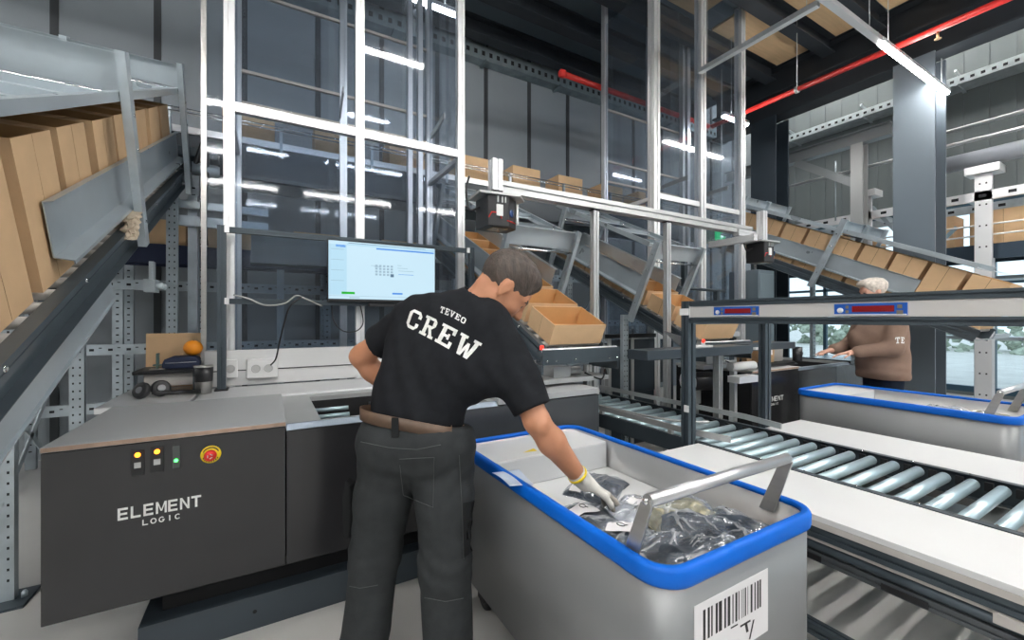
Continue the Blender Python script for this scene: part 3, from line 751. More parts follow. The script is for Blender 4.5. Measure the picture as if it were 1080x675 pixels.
def chute(name, label, xl, xr, yend, ytop, f0, gates, guide_from, side, rails=True, legs=(), wide=0, flat_end=True, rail_to=None, rz=.505):
    """sloping roller chute; local frame: x across, y up the slope, z square to it"""
    xc = (xl+xr)/2; W = xr-xl; org = V((xc, yend, f0 + .4846*yend))
    t = thing('sorting_chute', label, 'chute', org, (TH, 0, 0))
    M = WM[t.name]; Mi = M.inverted()
    L = (ytop-yend)/math.cos(TH)
    def B(n, m, mt, p=None, **k): return build(n, m, mt, p or t, world=False, **k)
    hw = W/2
    loc = lambda Y: (Y-yend)/math.cos(TH)
    for s in (-1, 1):
        x = s*hw
        m = MB()
        m.sheet([(.030*s, -.126), (0, -.126), (0, 0), (.034*s, 0), (.034*s, -.018)], (x, 0, 0), (1,0,0), (0,0,1), (0,1,0), L, .003)
        m.sheet([(.002*s, -.05), (.012*s, -.056), (.012*s, -.076), (.002*s, -.082)], (x, .05, 0), (1,0,0), (0,0,1), (0,1,0), L-.1, .002)
        fr = B('side_frame', m, framem)
        for k in range(int(L/.62)):
            mm = MB(); mm.lathe([(.010, 0), (.010, .006), (.005, .008)], (x+.0345*s, .3+.6*k, -.012), 8, 0, (s,0,0)); B('bolt', mm, chrome, fr)
        # track of small wheels beside the frame
    if wide > 0:
        B('support_beam', MB().box(hw-.012, hw+.012, 0, 1.25, -.235, -.128).box(hw-.03, hw+.022, 0, 1.25, -.24, -.235), galv2)
    nr = int(L/.105)
    for k in range(nr):
        y = .05 + k*.105
        B('roller', MB().tube([(-hw+.006, y, -.022), (hw-.006, y, -.022)], .02, 8), offw)
    for s in (-1, 1):
        x = s*(hw-.012); g0 = loc(guide_from)
        m = MB()
        m.sheet([(.05*s, .072), (.05*s, .085), (0, .092), (0, .272), (.025*s, .278)], (x, g0, 0), (1,0,0), (0,0,1), (0,1,0), L-g0, .003)
        B('guide_sheet', m, galv2)
    for (yg, lo, hi) in gates:
        y = loc(yg)
        for s in (-1, 1):
            m = MB()
            m.sheet([(0, -.03), (.03*s, -.03), (.03*s, .03), (0, .03)], (s*(hw+.045), y, lo), (1,0,0), (0,1,0), (0,0,1), hi-lo, .003 if s < 0 else -.003)
            po = B('gate_post', m, galv)
            mm = MB()
            for zz in (.02, .35, .5): mm.lathe([(.008, 0), (.008, .006), (0, .007)], (s*(hw+.0775), y, zz), 8, 0, (s,0,0))
            B('bolt', mm, chrome, po)
        xw = -hw-.045-wide if wide > 0 else -hw-.045
        xr_ = hw+.045 - (wide if wide < 0 else 0)
        m = MB(); m.box(xw, xr_, y+.024, y+.027, hi-.16, hi-.012).box(xw, xr_, y-.01, y+.024, hi-.015, hi-.012)
        B('gate_plate', m, galv2)
        m = MB().tube([(-hw-.06, y-.02, hi-.175), (hw+.06, y-.02, hi-.175)], .009, 8); B('tie_rod', m, chrome)
        if wide:
            x = xw if wide > 0 else xr_
            B('gate_post', MB().box(x-.012, x+.012, y-.022, y+.022, lo, hi), galv)
    if rails:
        r0 = loc(rail_to) if rail_to is not None else loc(gates[-1][0])
        for s in (-1, 1):
            x = s*(hw+.02)
            m = MB(); m.sheet([(.0, rz), (.022*s, rz), (.022*s, rz+.038), (0, rz+.038)], (x, r0, 0), (1,0,0), (0,0,1), (0,1,0), L-r0, .003)
            m.box(min(x, x-.06*s), max(x, x-.06*s), r0, L, rz-.002, rz+.001)
            B('top_rail', m, galv2)
        k = 0; yy = r0+.12
        if wide:
            xa_, xb_ = (-hw-wide, hw) if wide > 0 else (-hw, hw-wide)
            B('top_cover', MB().box(xa_, xb_, r0, L, rz-.006, rz-.003), galv2)
        while yy < L:
            B('rail_tie', MB().box(-hw-.02, hw+.02, yy-.03, yy+.03, rz+.001, rz+.004).box(-hw-.02, hw+.02, yy+.027, yy+.03, rz+.004, rz+.035), galv2)
            mm = MB()
            for s in (-1, 1): mm.lathe([(.009, 0), (.009, .012), (.004, .02)], (s*(hw-.01), yy, rz+.004), 8)
            B('bolt', mm, chrome); yy += .42
    if flat_end:
        m = MB(); m.sheet([(-.10, -.03), (-.02, -.10), (.0, -.10)], (-hw-.03, 0, 0), (0,1,0), (0,0,1), (1,0,0), W+.06, .003)
        m.box(-hw-.03, hw+.03, -.105, -.095, -.035, .015)
        B('end_stop', m, galv2)
    for (X, Y, z1, dx) in legs:
        zf = f0 + .4846*Y - .15
        m = MB(); w_ = .08
        m.sheet([(-.035, .04), (-.035, 0), (.035, 0), (.035, .04)], (X, Y, .012), (1,0,0), (0,1,0), (0,0,1), zf-.012, .003)
        z = .1
        while z < zf-.05:
            for xx in (-.02, .012):
                m.box(X+xx, X+xx+.008, Y-.0016, Y-.0008, z, z+.012, 1)
            z += .05
        m.box(X-.09, X+.09, Y-.08, Y+.1, 0, .012, 2)
        for xx in (-.065, .065): m.lathe([(.012, 0), (.012, .02), (.006, .03)], (X+xx, Y+.01, .012), 8, 0)
        build('leg', m, [galv, dotm, darkp], t)
    return t, M, loc, L
def fill(kind, M, ys, xoff, wx, ly, h, grp, where, rev=False):
    for k, y in enumerate(ys):
        p = M @ V((xoff + (rng.rand()-.5)*.008, y, .002))
        nm = ORD[k] if k < len(ORD) else '%dth' % (k+1)
        carton(kind, wx, ly, h, p, (TH, 0, 0), '%s open cardboard box up %s' % (nm, where), grp)
# ================================================================ SORTING CHUTES
# left chute (second lane hidden beyond)
t, M, loc, L = chute('sorting_chute', 'big galvanised roller chute full of tall boxes, left of the picking station', -1.06, -.60, 1.25, 4.2, .47,
      [(2.70, -.10, .75), (4.06, -.15, .75)], 2.0, 1, legs=[(-1.06, 2.86, 0, 0), (-1.06, 3.72, 0, 0), (-.64, 4.1, 0, 0)], wide=.75, rail_to=1.3, rz=.55)
fill('tall', M, [loc(1.30)+.345*k for k in range(9)], 0.0,  .41, .275, .465, 'tall boxes in the left chute', 'from the foot of the left chute')
m = MB(); m.cbox((-.56, 3.02, 1.50), .05, .10, .07).cbox((-.55, 2.98, 1.58), .02, .05, .10)
for yy in (2.98, 3.06): m.lathe([(.018, 0), (.018, .03), (.01, .034)], (-.535, yy, 1.50), 12, 0, (1,0,0))
build('sensor_bracket', m, galv, t)
for (a, b) in [((-1.06, 2.86, .95), (-1.06, 3.72, .2)), ((-1.06, 2.86, .45), (-1.06, 3.72, 1.3))]:
    build('brace', MB().beam(a, b, .03, .006, up=(1,0,0)), galv, t)
# crumpled paper wedged beside the near gate
m = MB(); nn = 16
cc = onX(141, 240, -.55)
for j in range(10):
    for i in range(nn):
        a = 2*PI*i/nn; r = .040 + .016*math.sin(3*a+j*1.7) + .010*rng.rand()
        m.v.append((cc.x-.005 + .6*r*math.cos(a), cc.y - .012*j*.5 + r*math.sin(a)*.9, cc.z + .065 - .013*j + .6*r*math.sin(a)))
for j in range(9):
    for i in range(nn):
        a = j*nn+i; b = j*nn+(i+1) % nn
        m.f.append((a, b, b+nn, a+nn)); m.m.append(0); m.sm.append(False)
m.f.append(tuple(range(nn))); m.m.append(0); m.sm.append(False)
m.f.append(tuple(range(9*nn, 10*nn))); m.m.append(0); m.sm.append(False)
tag(build('crumpled_paper', m, kraft), 'crumpled brown packing paper wedged at the gate of the left chute', 'paper')

GATE1 = [(2.90, -.17, .62), (4.25, -.17, .62)]
t, M, loc, L = chute('sorting_chute', 'chute behind the man ending in an open tray at head height', 1.56, 2.06, 2.27, 4.45, .045, GATE1, 2.95, 1, flat_end=False, rail_to=3.0, rz=.55)
TRAYG = 'shallow trays on the two middle chutes'
ys = [.0, .345] + [.70+.325*k for k in range(5)]
for k, y in enumerate(ys):
    p = M @ V((0.0, y, .002)); 
    carton('tray', .44, .30, .145, p, (TH, 0, 0), '%s shallow open box up from the foot of the chute beside the man\'s head' % ORD[k], TRAYG)
t, M, loc, L = chute('sorting_chute', 'chute in the middle of the hall with a silver gate beside the scanner gantry', 3.10, 3.60, 2.27, 4.45, .045, GATE1, 2.95, 1, flat_end=False, rail_to=3.0, rz=.55,
      legs=[(3.03, 3.02, 0, 0), (3.03, 3.9, 0, 0)])
for k, y in enumerate(ys):
    p = M @ V((0.0, y, .002))
    carton('tray', .44, .30, .145, p, (TH, 0, 0), '%s shallow open box up from the foot of the middle chute' % ORD[k], TRAYG)
for (xa, xb, yf, lab) in [(1.46, 2.10, 2.20, 'short dark roller end table holding the open tray beside the man\'s head'), (3.04, 3.68, 2.20, 'short dark roller end table at the foot of the middle chute')]:
    t = thing('end_table', lab, 'table', (xa, yf, 0)); yf -= .04
    def B(n, m, mt): return build(n, m, mt, t)
    B('side_plate', MB().box(xa, xb, yf-.012, yf, 1.03, 1.125).box(xa, xa+.012, yf, yf+.30, .97, 1.03).box(xb-.012, xb, yf, yf+.30, .97, 1.03), darkp)
    for xx in (xa+.03, xa+.10, xa+.25, xb-.10, xb-.03):
        m = MB(); m.lathe([(.008, 0), (.008, .006), (0, .008)], (xx, yf-.012, 1.055), 8, 0, (0,-1,0)); B('bolt', m, chrome)
    B('roller', MB().tube([(xa+.015, yf+.012, 1.118), (xb-.015, yf+.012, 1.118)], .016, 10), alumw)
    B('side_guard', MB().box(xa-.17, xa-.01, yf+.05, yf+.055, 1.05, 1.06).add([(xa-.16, yf+.02, 1.16), (xa-.02, yf-.01, 1.03), (xa-.02, yf+.25, 1.10), (xa-.16, yf+.28, 1.22)], [(0,1,2,3)]), alumw)
    m = MB(); m.lathe([(.013, 0), (.013, .02), (.011, .026), (0, .028)], (xa+.02, yf+.03, 1.125), 14); B('red_lamp', m, lampr)
    for xx in (xa+.09, xb-.06): B('leg', MB().extr((xx, yf+.26, .8825 if xx < 1.8 or xx > 3.5 else 0), (xx, yf+.26, .98), .045, 0, (0,1,0)), alumg)
    m = MB().box(xa+.16, xa+.30, yf+.1, yf+.22, .93, 1.0).tube([(xa+.3, yf+.16, .96), (xa+.42, yf+.16, .96)], .03, 12); B('drive_motor', m, alumg)
    B('support_plate', MB().box(xa+.05, xb-.05, yf+.05, yf+.30, .90, .93), alumg)
    B('drive_cable', MB().tube(bez([(xa+.42, yf+.1, .95), (xa+.5, yf+.02, .91), (xa+.56, yf+.05, .97), (xb-.02, yf+.1, .90)]), .006, 6), black)
# far right chute
t, M, loc, L = chute('sorting_chute', 'big galvanised roller chute full of tall boxes, behind the woman', 5.9, 6.36, 1.25, 3.95, .60,
      [(2.62, -.17, .68), (3.8, -.17, .68)], 1.80, 1, legs=[(6.4, 2.9, 0, 0), (6.4, 3.7, 0, 0)], wide=-.6, rail_to=1.5, rz=.53)
fill('tall', M, [.02+.315*k for k in range(9)], 0.0, .41, .275, .465, 'tall boxes in the right chute', 'from the foot of the chute behind the woman')

# ================================================================ TOTES
def rrect(x0, x1, y0, y1, r, n=7):
    P = []
    for cx, cy, a0 in ((x1-r, y0+r, -PI/2), (x1-r, y1-r, 0), (x0+r, y1-r, PI/2), (x0+r, y0+r, PI)):
        for i in range(n+1):
            a = a0 + PI/2*i/n; P.append((cx+r*math.cos(a), cy+r*math.sin(a)))
    return P
def ring(m, outer, inner, z0, z1, mi=0, smooth=True):
    n = len(outer); o = len(m.v)
    for P, z in ((outer, z0), (outer, z1), (inner, z1), (inner, z0)): m.v.extend([(a, b, z) for a, b in P])
    for q in range(4):
        for i in range(n):
            j = (i+1) % n; a = o+q*n; b = o+((q+1) % 4)*n
            m.f.append((a+i, a+j, b+j, b+i)); m.m.append(mi); m.sm.append(smooth and q in (0, 2))
def tote(x0, x1, y0, y1, label, first):
    t = thing('tote_trolley', label, 'trolley', ((x0+x1)/2, (y0+y1)/2, 0))
    def B(n, m, mt, **k): return build(n, m, mt, t, **k)
    zr, zb = .746, .700
    r = .075; th = .012
    O = rrect(x0+.012, x1-.012, y0+.012, y1-.012, r); I = rrect(x0+.02, x1-.02, y0+.02, y1-.02, r-.008)
    m = MB(); ring(m, O, I, .16, zr-.006)
    B('tub_wall', m, toteg)
    I2 = rrect(x0+.0205, x1-.0205, y0+.0205, y1-.0205, r-.0085); I3 = rrect(x0+.024, x1-.024, y0+.024, y1-.024, r-.012)
    m = MB(); ring(m, I2, I3, .40, zr-.008); B('inner_wall', m, totei)
    m = MB(); m.add([(a, b, .16) for a, b in O], [tuple(range(len(O)))]); m.add([(a, b, .17) for a, b in O], [tuple(range(len(O)))]); B('tub_floor', m, toteg)
    m = MB(); Ob = rrect(x0, x1, y0, y1, r+.012); Ib = rrect(x0+.026, x1-.026, y0+.026, y1-.026, r-.014)
    n = len(Ob); levels = [(rrect(x0+.002, x1-.002, y0+.002, y1-.002, r+.01), zb), (Ob, zb+.008), (Ob, zr-.010), (rrect(x0+.005, x1-.005, y0+.005, y1-.005, r+.007), zr-.002), (rrect(x0+.010, x1-.010, y0+.010, y1-.010, r+.002), zr), (rrect(x0+.022, x1-.022, y0+.022, y1-.022, r-.01), zr), (Ib, zr-.004), (Ib, zr-.016), (rrect(x0+.013, x1-.013, y0+.013, y1-.013, r-.001), zr-.018), (rrect(x0+.011, x1-.011, y0+.011, y1-.011, r+.001), zb)]
    o = len(m.v)
    for P, z in levels: m.v.extend([(a, b, z) for a, b in P])
    for q in range(len(levels)):
        for i in range(n):
            j = (i+1) % n; a = o+q*n; b = o+((q+1) % len(levels))*n
            m.f.append((a+i, a+j, b+j, b+i)); m.m.append(0); m.sm.append(True)
    B('rubber_rim', m, blue)
    # spring floor
    zf = .600
    fl = rrect(x0+.03, x1-.03, y0+.03, y1-.03, r-.02)
    m = MB(); m.add([(a, b, zf) for a, b in fl] + [(a, b, zf-.012) for a, b in fl], [tuple(range(len(fl))), tuple(reversed(range(len(fl), 2*len(fl))))] + [(i, (i+1) % len(fl), len(fl)+(i+1) % len(fl), len(fl)+i) for i in range(len(fl))])
    B('spring_floor', m, white)
    ins = B('insert_box', MB().box(x0+.045, x1-.035, y1-.30, y1-.03, zf+.001, .722), mat('pale_grey_plastic', (.60,.61,.62), .45), bevel=.004)
    build('insert_lid', MB().box(x0+.047, x1-.037, y1-.298, y1-.032, .7222, .7235), white, t)
    for yy in (y0+.02, y1-.02):
        for k in range(5):
            xx = x0+.12+k*(x1-x0-.24)/4; mm = MB(); mm.lathe([(.006, 0), (.006, .003), (0, .005)], (xx, yy+(.0045 if yy < (y0+y1)/2 else -.0045), .715), 8, 0, (0, 1 if yy < (y0+y1)/2 else -1, 0)); B('rivet', mm, chrome)
    # handle
    hb, hy = .885, y0+.085
    for x in (x0+.03, x1-.03):
        s_ = 1 if x < (x0+x1)/2 else -1
        m = MB(); m.prism([(-.024, 0), (.024, 0), (.018, .19), (.008, .205), (-.008, .205), (-.018, .19)], (x, y0+.150, .69), (0, 1, 0), V((0, -.33, .945)).normalized(), (s_, 0, 0), .006)
        B('handle_bracket', m, stain, bevel=.001)
        m = MB(); m.lathe([(.008, 0), (.008, .005), (.003, .007)], (x-.001*s_, hy, hb-.006), 12, 0, (-s_, 0, 0)); B('handle_bolt', m, chrome)
    B('handle_bar', MB().tube([(x0+.036, hy, hb-.006), (x1-.036, hy, hb-.006)], .0165, 16), bar)
    # castors
    for xx in (x0+.1, x1-.1):
        for yy in (y0+.12, y1-.12):
            cs = B('castor', MB().lathe([(.012,-.016),(.055,-.016),(.06,0),(.055,.016),(.012,.016)], (xx, yy, .061), 20, 0, (1,0,0)).box(xx-.03, xx-.022, yy-.03, yy+.03, .05, .158).box(xx+.022, xx+.03, yy-.03, yy+.03, .05, .158), black)
    return t
tx0, tx1, ty0, ty1 = .76, 1.455, .635, 1.84
t = tote(tx0, tx1, ty0, ty1, 'grey tote trolley with blue rim that the man reaches into', True)
yl = ty0 + .0115
a = onY(732, 637, yl); b = onY(809.5, 599, yl)
lab_ = build('barcode_label', MB().box(a.x, b.x, yl-.001, yl, b.z-.17, b.z), paper, t)
m = MB(); bx0 = onY(741, 643, yl).x; bx1 = onY(803, 613, yl).x; bz1 = onY(803, 610, yl).z; bz0 = onY(741, 676, yl).z
wid = [(.0,.05,.4),(.07,.045,1),(.125,.03,.8),(.195,.045,1),(.245,.07,.6),(.335,.04,.9),(.39,.06,.5),(.47,.025,1),(.52,.045,.8),(.575,.02,1),(.625,.012,.6),(.655,.014,.5),(.685,.03,.9),(.735,.012,.5),(.79,.045,.9),(.86,.03,.8),(.91,.04,1),(.955,.04,.5)]
for p_, w_, d_ in wid: m.add([(bx0+(bx1-bx0)*p_, yl-.0014, bz0), (bx0+(bx1-bx0)*(p_+w_*.75), yl-.0014, bz0), (bx0+(bx1-bx0)*(p_+w_*.75), yl-.0014, bz1), (bx0+(bx1-bx0)*p_, yl-.0014, bz1)], [(0,1,2,3)])
build('barcode_bars', m, ink, lab_)
m = MB()
def lq(P, mm=None): (mm or m).add([V((p.x, yl-.0015, p.z)) for p in [onY(u, v, yl) for u, v in P]], [(0,1,2,3)])
lq([(780, 659.5), (790.8, 653), (791.2, 655), (780.4, 661.5)]); lq([(784.8, 658), (787.4, 656.5), (789, 665.5), (786.6, 667)]); lq([(793.5, 653.5), (795.2, 652.8), (790.8, 673.5), (789.2, 674)])
lq([(770, 661.5), (777.5, 657.2), (777.7, 658.8), (770.2, 663)])
build('label_writing', m, ink, lab_)
t2 = tote(3.73, 4.425, ty0, ty1, 'second grey tote trolley with blue rim, in front of the woman', False)
# sticker inside and slip
m = MB(); p = V((.98, ty1-.24, .7242)); m.add([p, p+V((.07, -.01, 0)), p+V((.075, .03, 0))], [(0,1,2)])
tag(build('sticker', m, yellow), 'small yellow triangular sticker on the white insert lid of the near tote', 'sticker')
p0 = onZ(521, 505, .70)
m = MB(); N_ = 8
for j in range(4):
    for i in range(N_+1):
        f = i/N_; q = onZ(519+9.5*j+12*f*(1-j*.1), 498.5-1.2*j+13*f+2*j*f*.3, .752-.006*j) + V((.014*f, -.02*f, .006*math.sin(3*f)*(1-j/3)))
        m.v.append(tuple(q))
for j in range(3):
    for i in range(N_):
        a = j*(N_+1)+i; m.f.append((a, a+1, a+N_+2, a+N_+1)); m.m.append(0); m.sm.append(True)
sl = build('paper_slip', m, paperb); md = sl.modifiers.new('s', 'SOLIDIFY'); md.thickness = .001
tag(sl, 'pale blue printed slip lying over the rim of the near tote beside the man', 'paper slip')

# ---- bagged garments
def bagmesh(seed, lx, ly, lz, res=44, amp=.8, pleats=0):
    r = np.random.RandomState(seed); m = MB()
    ph = r.rand(10)*6.28; fr = 2+r.rand(10)*4.5; an = r.rand(10)*6.28
    def nz(x, y):
        t = 0
        wx, wy = x+.18*math.sin(3*y+ph[0]), y+.18*math.sin(3*x+ph[1])
        for k in range(7):
            t += (1-2*abs(math.sin(fr[k]*.75*(wx*math.cos(an[k])+wy*math.sin(an[k]))+ph[k]))**.7)/(1.3+k*.3)
        return t
    PL = [((r.rand()-.5)*1.5, (r.rand()-.5)*1.5, r.rand()*3.14, .3+.6*r.rand(), .05+.08*r.rand()) for _ in range(pleats)]
    for side in (0, 1):
        for i in range(res+1):
            for j in range(res+1):
                u, v = i/res*2-1, j/res*2-1
                e = max(0.0, (1-abs(u)**3.5)*(1-abs(v)**3.5))**.45
                rx = 1+.05*math.sin(3*v+ph[0]); ry = 1+.06*math.sin(3*u+ph[1])
                n_ = nz(u, v)
                z = e*(1+.12*amp*n_)*lz + (.006*amp*n_*(1-e)) if side == 0 else .0 + .004*amp*n_*(1-e)
                if side == 0:
                    for (pu, pv, pa, pl, ph_) in PL:
                        du, dv = u-pu, v-pv; al = du*math.cos(pa)+dv*math.sin(pa); ac = -du*math.sin(pa)+dv*math.cos(pa)+.15*math.sin(3*al)
                        z += e*lz*ph_*math.exp(-(ac/.06)**2-(al/pl)**4)
                m.v.append((u*lx/2*rx, v*ly/2*ry, z + .002))
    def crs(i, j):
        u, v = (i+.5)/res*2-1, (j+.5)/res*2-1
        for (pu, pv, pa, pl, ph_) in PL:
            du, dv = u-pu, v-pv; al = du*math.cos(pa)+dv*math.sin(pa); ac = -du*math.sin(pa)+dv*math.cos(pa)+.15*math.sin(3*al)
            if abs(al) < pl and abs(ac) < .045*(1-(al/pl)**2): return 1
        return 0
    n = (res+1)**2
    for side in (0, 1):
        for i in range(res):
            for j in range(res):
                a = side*n + i*(res+1)+j; f = (a, a+res+1, a+res+2, a+1)
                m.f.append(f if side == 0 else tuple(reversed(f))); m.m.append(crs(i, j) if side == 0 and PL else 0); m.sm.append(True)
    for i in range(res):
        for (p_, q_) in ((i*(res+1), (i+1)*(res+1)), (i*(res+1)+res, (i+1)*(res+1)+res), (i, i+1), (res*(res+1)+i, res*(res+1)+i+1)):
            m.f.append((p_, q_, n+q_, n+p_)); m.m.append(0); m.sm.append(True)
    return m, nz, res
def garment(label, c, rz, size, mt, seed, tilt=(0, 0), lab=None, group='bagged garments in the near tote', cat='bagged garment', txt='Q'):
    t = thing('bagged_garment', label, cat, c, (tilt[0], tilt[1], rz), group)
    m, nz, res = bagmesh(seed, size[0], size[1], size[2])
    o = build('garment', m, mt, t, world=False)
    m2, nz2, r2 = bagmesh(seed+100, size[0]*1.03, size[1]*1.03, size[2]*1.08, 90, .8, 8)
    build('plastic_film', m2, [foil, crease_glint], t, world=False)
    if lab:
        lx, ly, lw, lh, la = lab; mm = MB(); g = 6; R_ = Matrix.Rotation(la, 2)
        for i in range(g+1):
            for j in range(g+1):
                q = R_ @ V(((i/g-.5)*lw, (j/g-.5)*lh)); x, y = lx+q.x, ly+q.y
                u, v = x/(size[0]/2), y/(size[1]/2); e = max(0, (1-min(1, abs(u))**3.5)*(1-min(1, abs(v))**3.5))**.45
                mm.v.append((x, y, e*size[2]*(1+.10*nz(u, v)) + .012))
        for i in range(g):
            for j in range(g):
                a = i*(g+1)+j; mm.f.append((a, a+g+1, a+g+2, a+1)); mm.m.append(0); mm.sm.append(True)
        l_ = build('size_label', mm, paper, o, world=False)
        # ring mark like the handwritten letter on the tags
        m3 = MB(); cx, cy = lx, ly; u, v = cx/(size[0]/2), cy/(size[1]/2)
        zc = max(0, (1-abs(u)**3.5)*(1-abs(v)**3.5))**.45*size[2]*(1+.10*nz(u, v)) + .016
        m3.tube([(cx+.010*math.cos(a_), cy+.013*math.sin(a_), zc) for a_ in [2*PI*i/16 for i in range(17)]], .0014, 5)
        m3.tube([(cx+.006, cy-.008, zc), (cx+.014, cy-.016, zc)], .0014, 5)
        build('tag_letter', m3, ink, l_, world=False)
    return t
z0 = .602
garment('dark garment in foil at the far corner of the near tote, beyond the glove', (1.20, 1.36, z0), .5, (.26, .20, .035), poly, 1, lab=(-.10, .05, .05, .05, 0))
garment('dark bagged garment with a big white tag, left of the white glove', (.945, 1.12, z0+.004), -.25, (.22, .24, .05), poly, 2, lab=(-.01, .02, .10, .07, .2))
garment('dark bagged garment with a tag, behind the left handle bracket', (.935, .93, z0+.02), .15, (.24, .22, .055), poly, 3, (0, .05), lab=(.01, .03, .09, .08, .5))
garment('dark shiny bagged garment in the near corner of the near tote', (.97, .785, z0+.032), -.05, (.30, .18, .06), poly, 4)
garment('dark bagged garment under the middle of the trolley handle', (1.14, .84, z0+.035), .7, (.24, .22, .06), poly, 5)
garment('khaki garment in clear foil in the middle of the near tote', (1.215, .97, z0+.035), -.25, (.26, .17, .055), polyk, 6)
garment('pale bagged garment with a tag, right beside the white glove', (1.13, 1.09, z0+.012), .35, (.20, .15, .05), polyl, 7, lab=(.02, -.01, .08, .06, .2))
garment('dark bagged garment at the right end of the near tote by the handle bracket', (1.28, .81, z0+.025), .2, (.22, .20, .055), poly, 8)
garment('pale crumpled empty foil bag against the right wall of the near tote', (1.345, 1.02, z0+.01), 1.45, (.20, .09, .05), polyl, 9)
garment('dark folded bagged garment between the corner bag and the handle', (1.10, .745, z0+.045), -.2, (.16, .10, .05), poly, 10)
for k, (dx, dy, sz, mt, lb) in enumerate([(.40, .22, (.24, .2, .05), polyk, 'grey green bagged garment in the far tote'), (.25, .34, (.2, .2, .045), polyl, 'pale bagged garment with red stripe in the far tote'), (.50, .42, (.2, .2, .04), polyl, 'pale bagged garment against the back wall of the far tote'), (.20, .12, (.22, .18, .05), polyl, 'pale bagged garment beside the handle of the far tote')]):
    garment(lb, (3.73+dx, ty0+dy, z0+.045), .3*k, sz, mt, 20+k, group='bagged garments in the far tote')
m = MB().tube(bez([(3.83, 1.02, .70), (3.88, .97, .695), (3.95, .94, .70), (3.99, .90, .69)]), .008, 8)
tag(build('red_strap', m, redp), 'thin red strap lying on the bags in the far tote', 'strap')

# ================================================================ ROLLER CONVEYOR
ZK = .57; XA, XB, XC, XD = 1.81, 2.25, 2.91, 3.42
t = thing('roller_conveyor', 'roller conveyor with turning zinc rollers running between the two white side tables', 'conveyor', ((XB+XC)/2, 1.2, 0))
def B(n, m, mt, **k): return build(n, m, mt, t, **k)
YK0, YK1 = -.5, 3.35
for x, s in ((XB, 1), (XC, -1)):
    m = MB()
    m.sheet([(.028*s, ZK+.004), (-.004*s, ZK+.004), (0, ZK-.10), (.03*s, ZK-.10)], (x, YK0, 0), (1,0,0), (0,0,1), (0,1,0), YK1-YK0, .003)
    fr = B('side_frame', m, darkp)
    for k in range(18):
        mm = MB(); mm.lathe([(.006, 0), (.006, .002), (.003, .004)], (x+.012*s, YK0+.1+.21*k, ZK+.007), 8); build('bolt', mm, chrome, fr)
for y in (-.2, .5, 1.2, 2.2): B('cross_plate', MB().box(XB+.03, XC-.03, y, y+.1, ZK-.115, ZK-.11), mat('tray_dark_zinc', (.16,.17,.17), .5, .6))
k = 0; y = -.42
while y < YK1-.05:
    pr = B('roller', MB().tube([(XB+.03, y, ZK-.022), (XC-.062, y, ZK-.022)], .0245, 16), zinc)
    build('end_cap', MB().tube([(XC-.0615, y, ZK-.022), (XC-.05, y, ZK-.022)], [.0245, .015], 12), black, pr)
    B('axle_clip', MB().box(XC-.048, XC-.032, y+.034, y+.062, ZK-.045, ZK-.005), black)
    y += .0955 if y < 1.62 else .125
for x in (XB+.06, XC-.06):
    for y in (-.3, 1.2, 2.9): B('leg', MB().extr((x, y, .012), (x, y, ZK-.105), .045, 0, (0,1,0)).box(x-.05, x+.05, y-.05, y+.05, 0, .012), darkp)
for (x, z) in ((XC-.005, ZK+.06), (XB+.005, ZK+.05)):
    B('guide_rail', MB().box(x-.006, x+.006, 1.75, 3.3, z-.018, z+.018).beam((x, 1.75, z), (x-.06*(1 if x > 2.5 else -1), 1.48, z), .012, .036), alumg)
    for y in (1.85, 2.5, 3.1): B('rail_bracket', MB().box(x-.012, x+.012, y-.015, y+.015, ZK+.006, z-.018), alumg)
B('guide_rod', MB().tube(bez([(2.32, 3.2, ZK+.04), (2.36, 2.4, ZK+.04), (2.44, 2.0, ZK+.04), (2.62, 1.85, ZK+.035), (2.66, 1.9, ZK+.03)]), .009, 8), alumg)
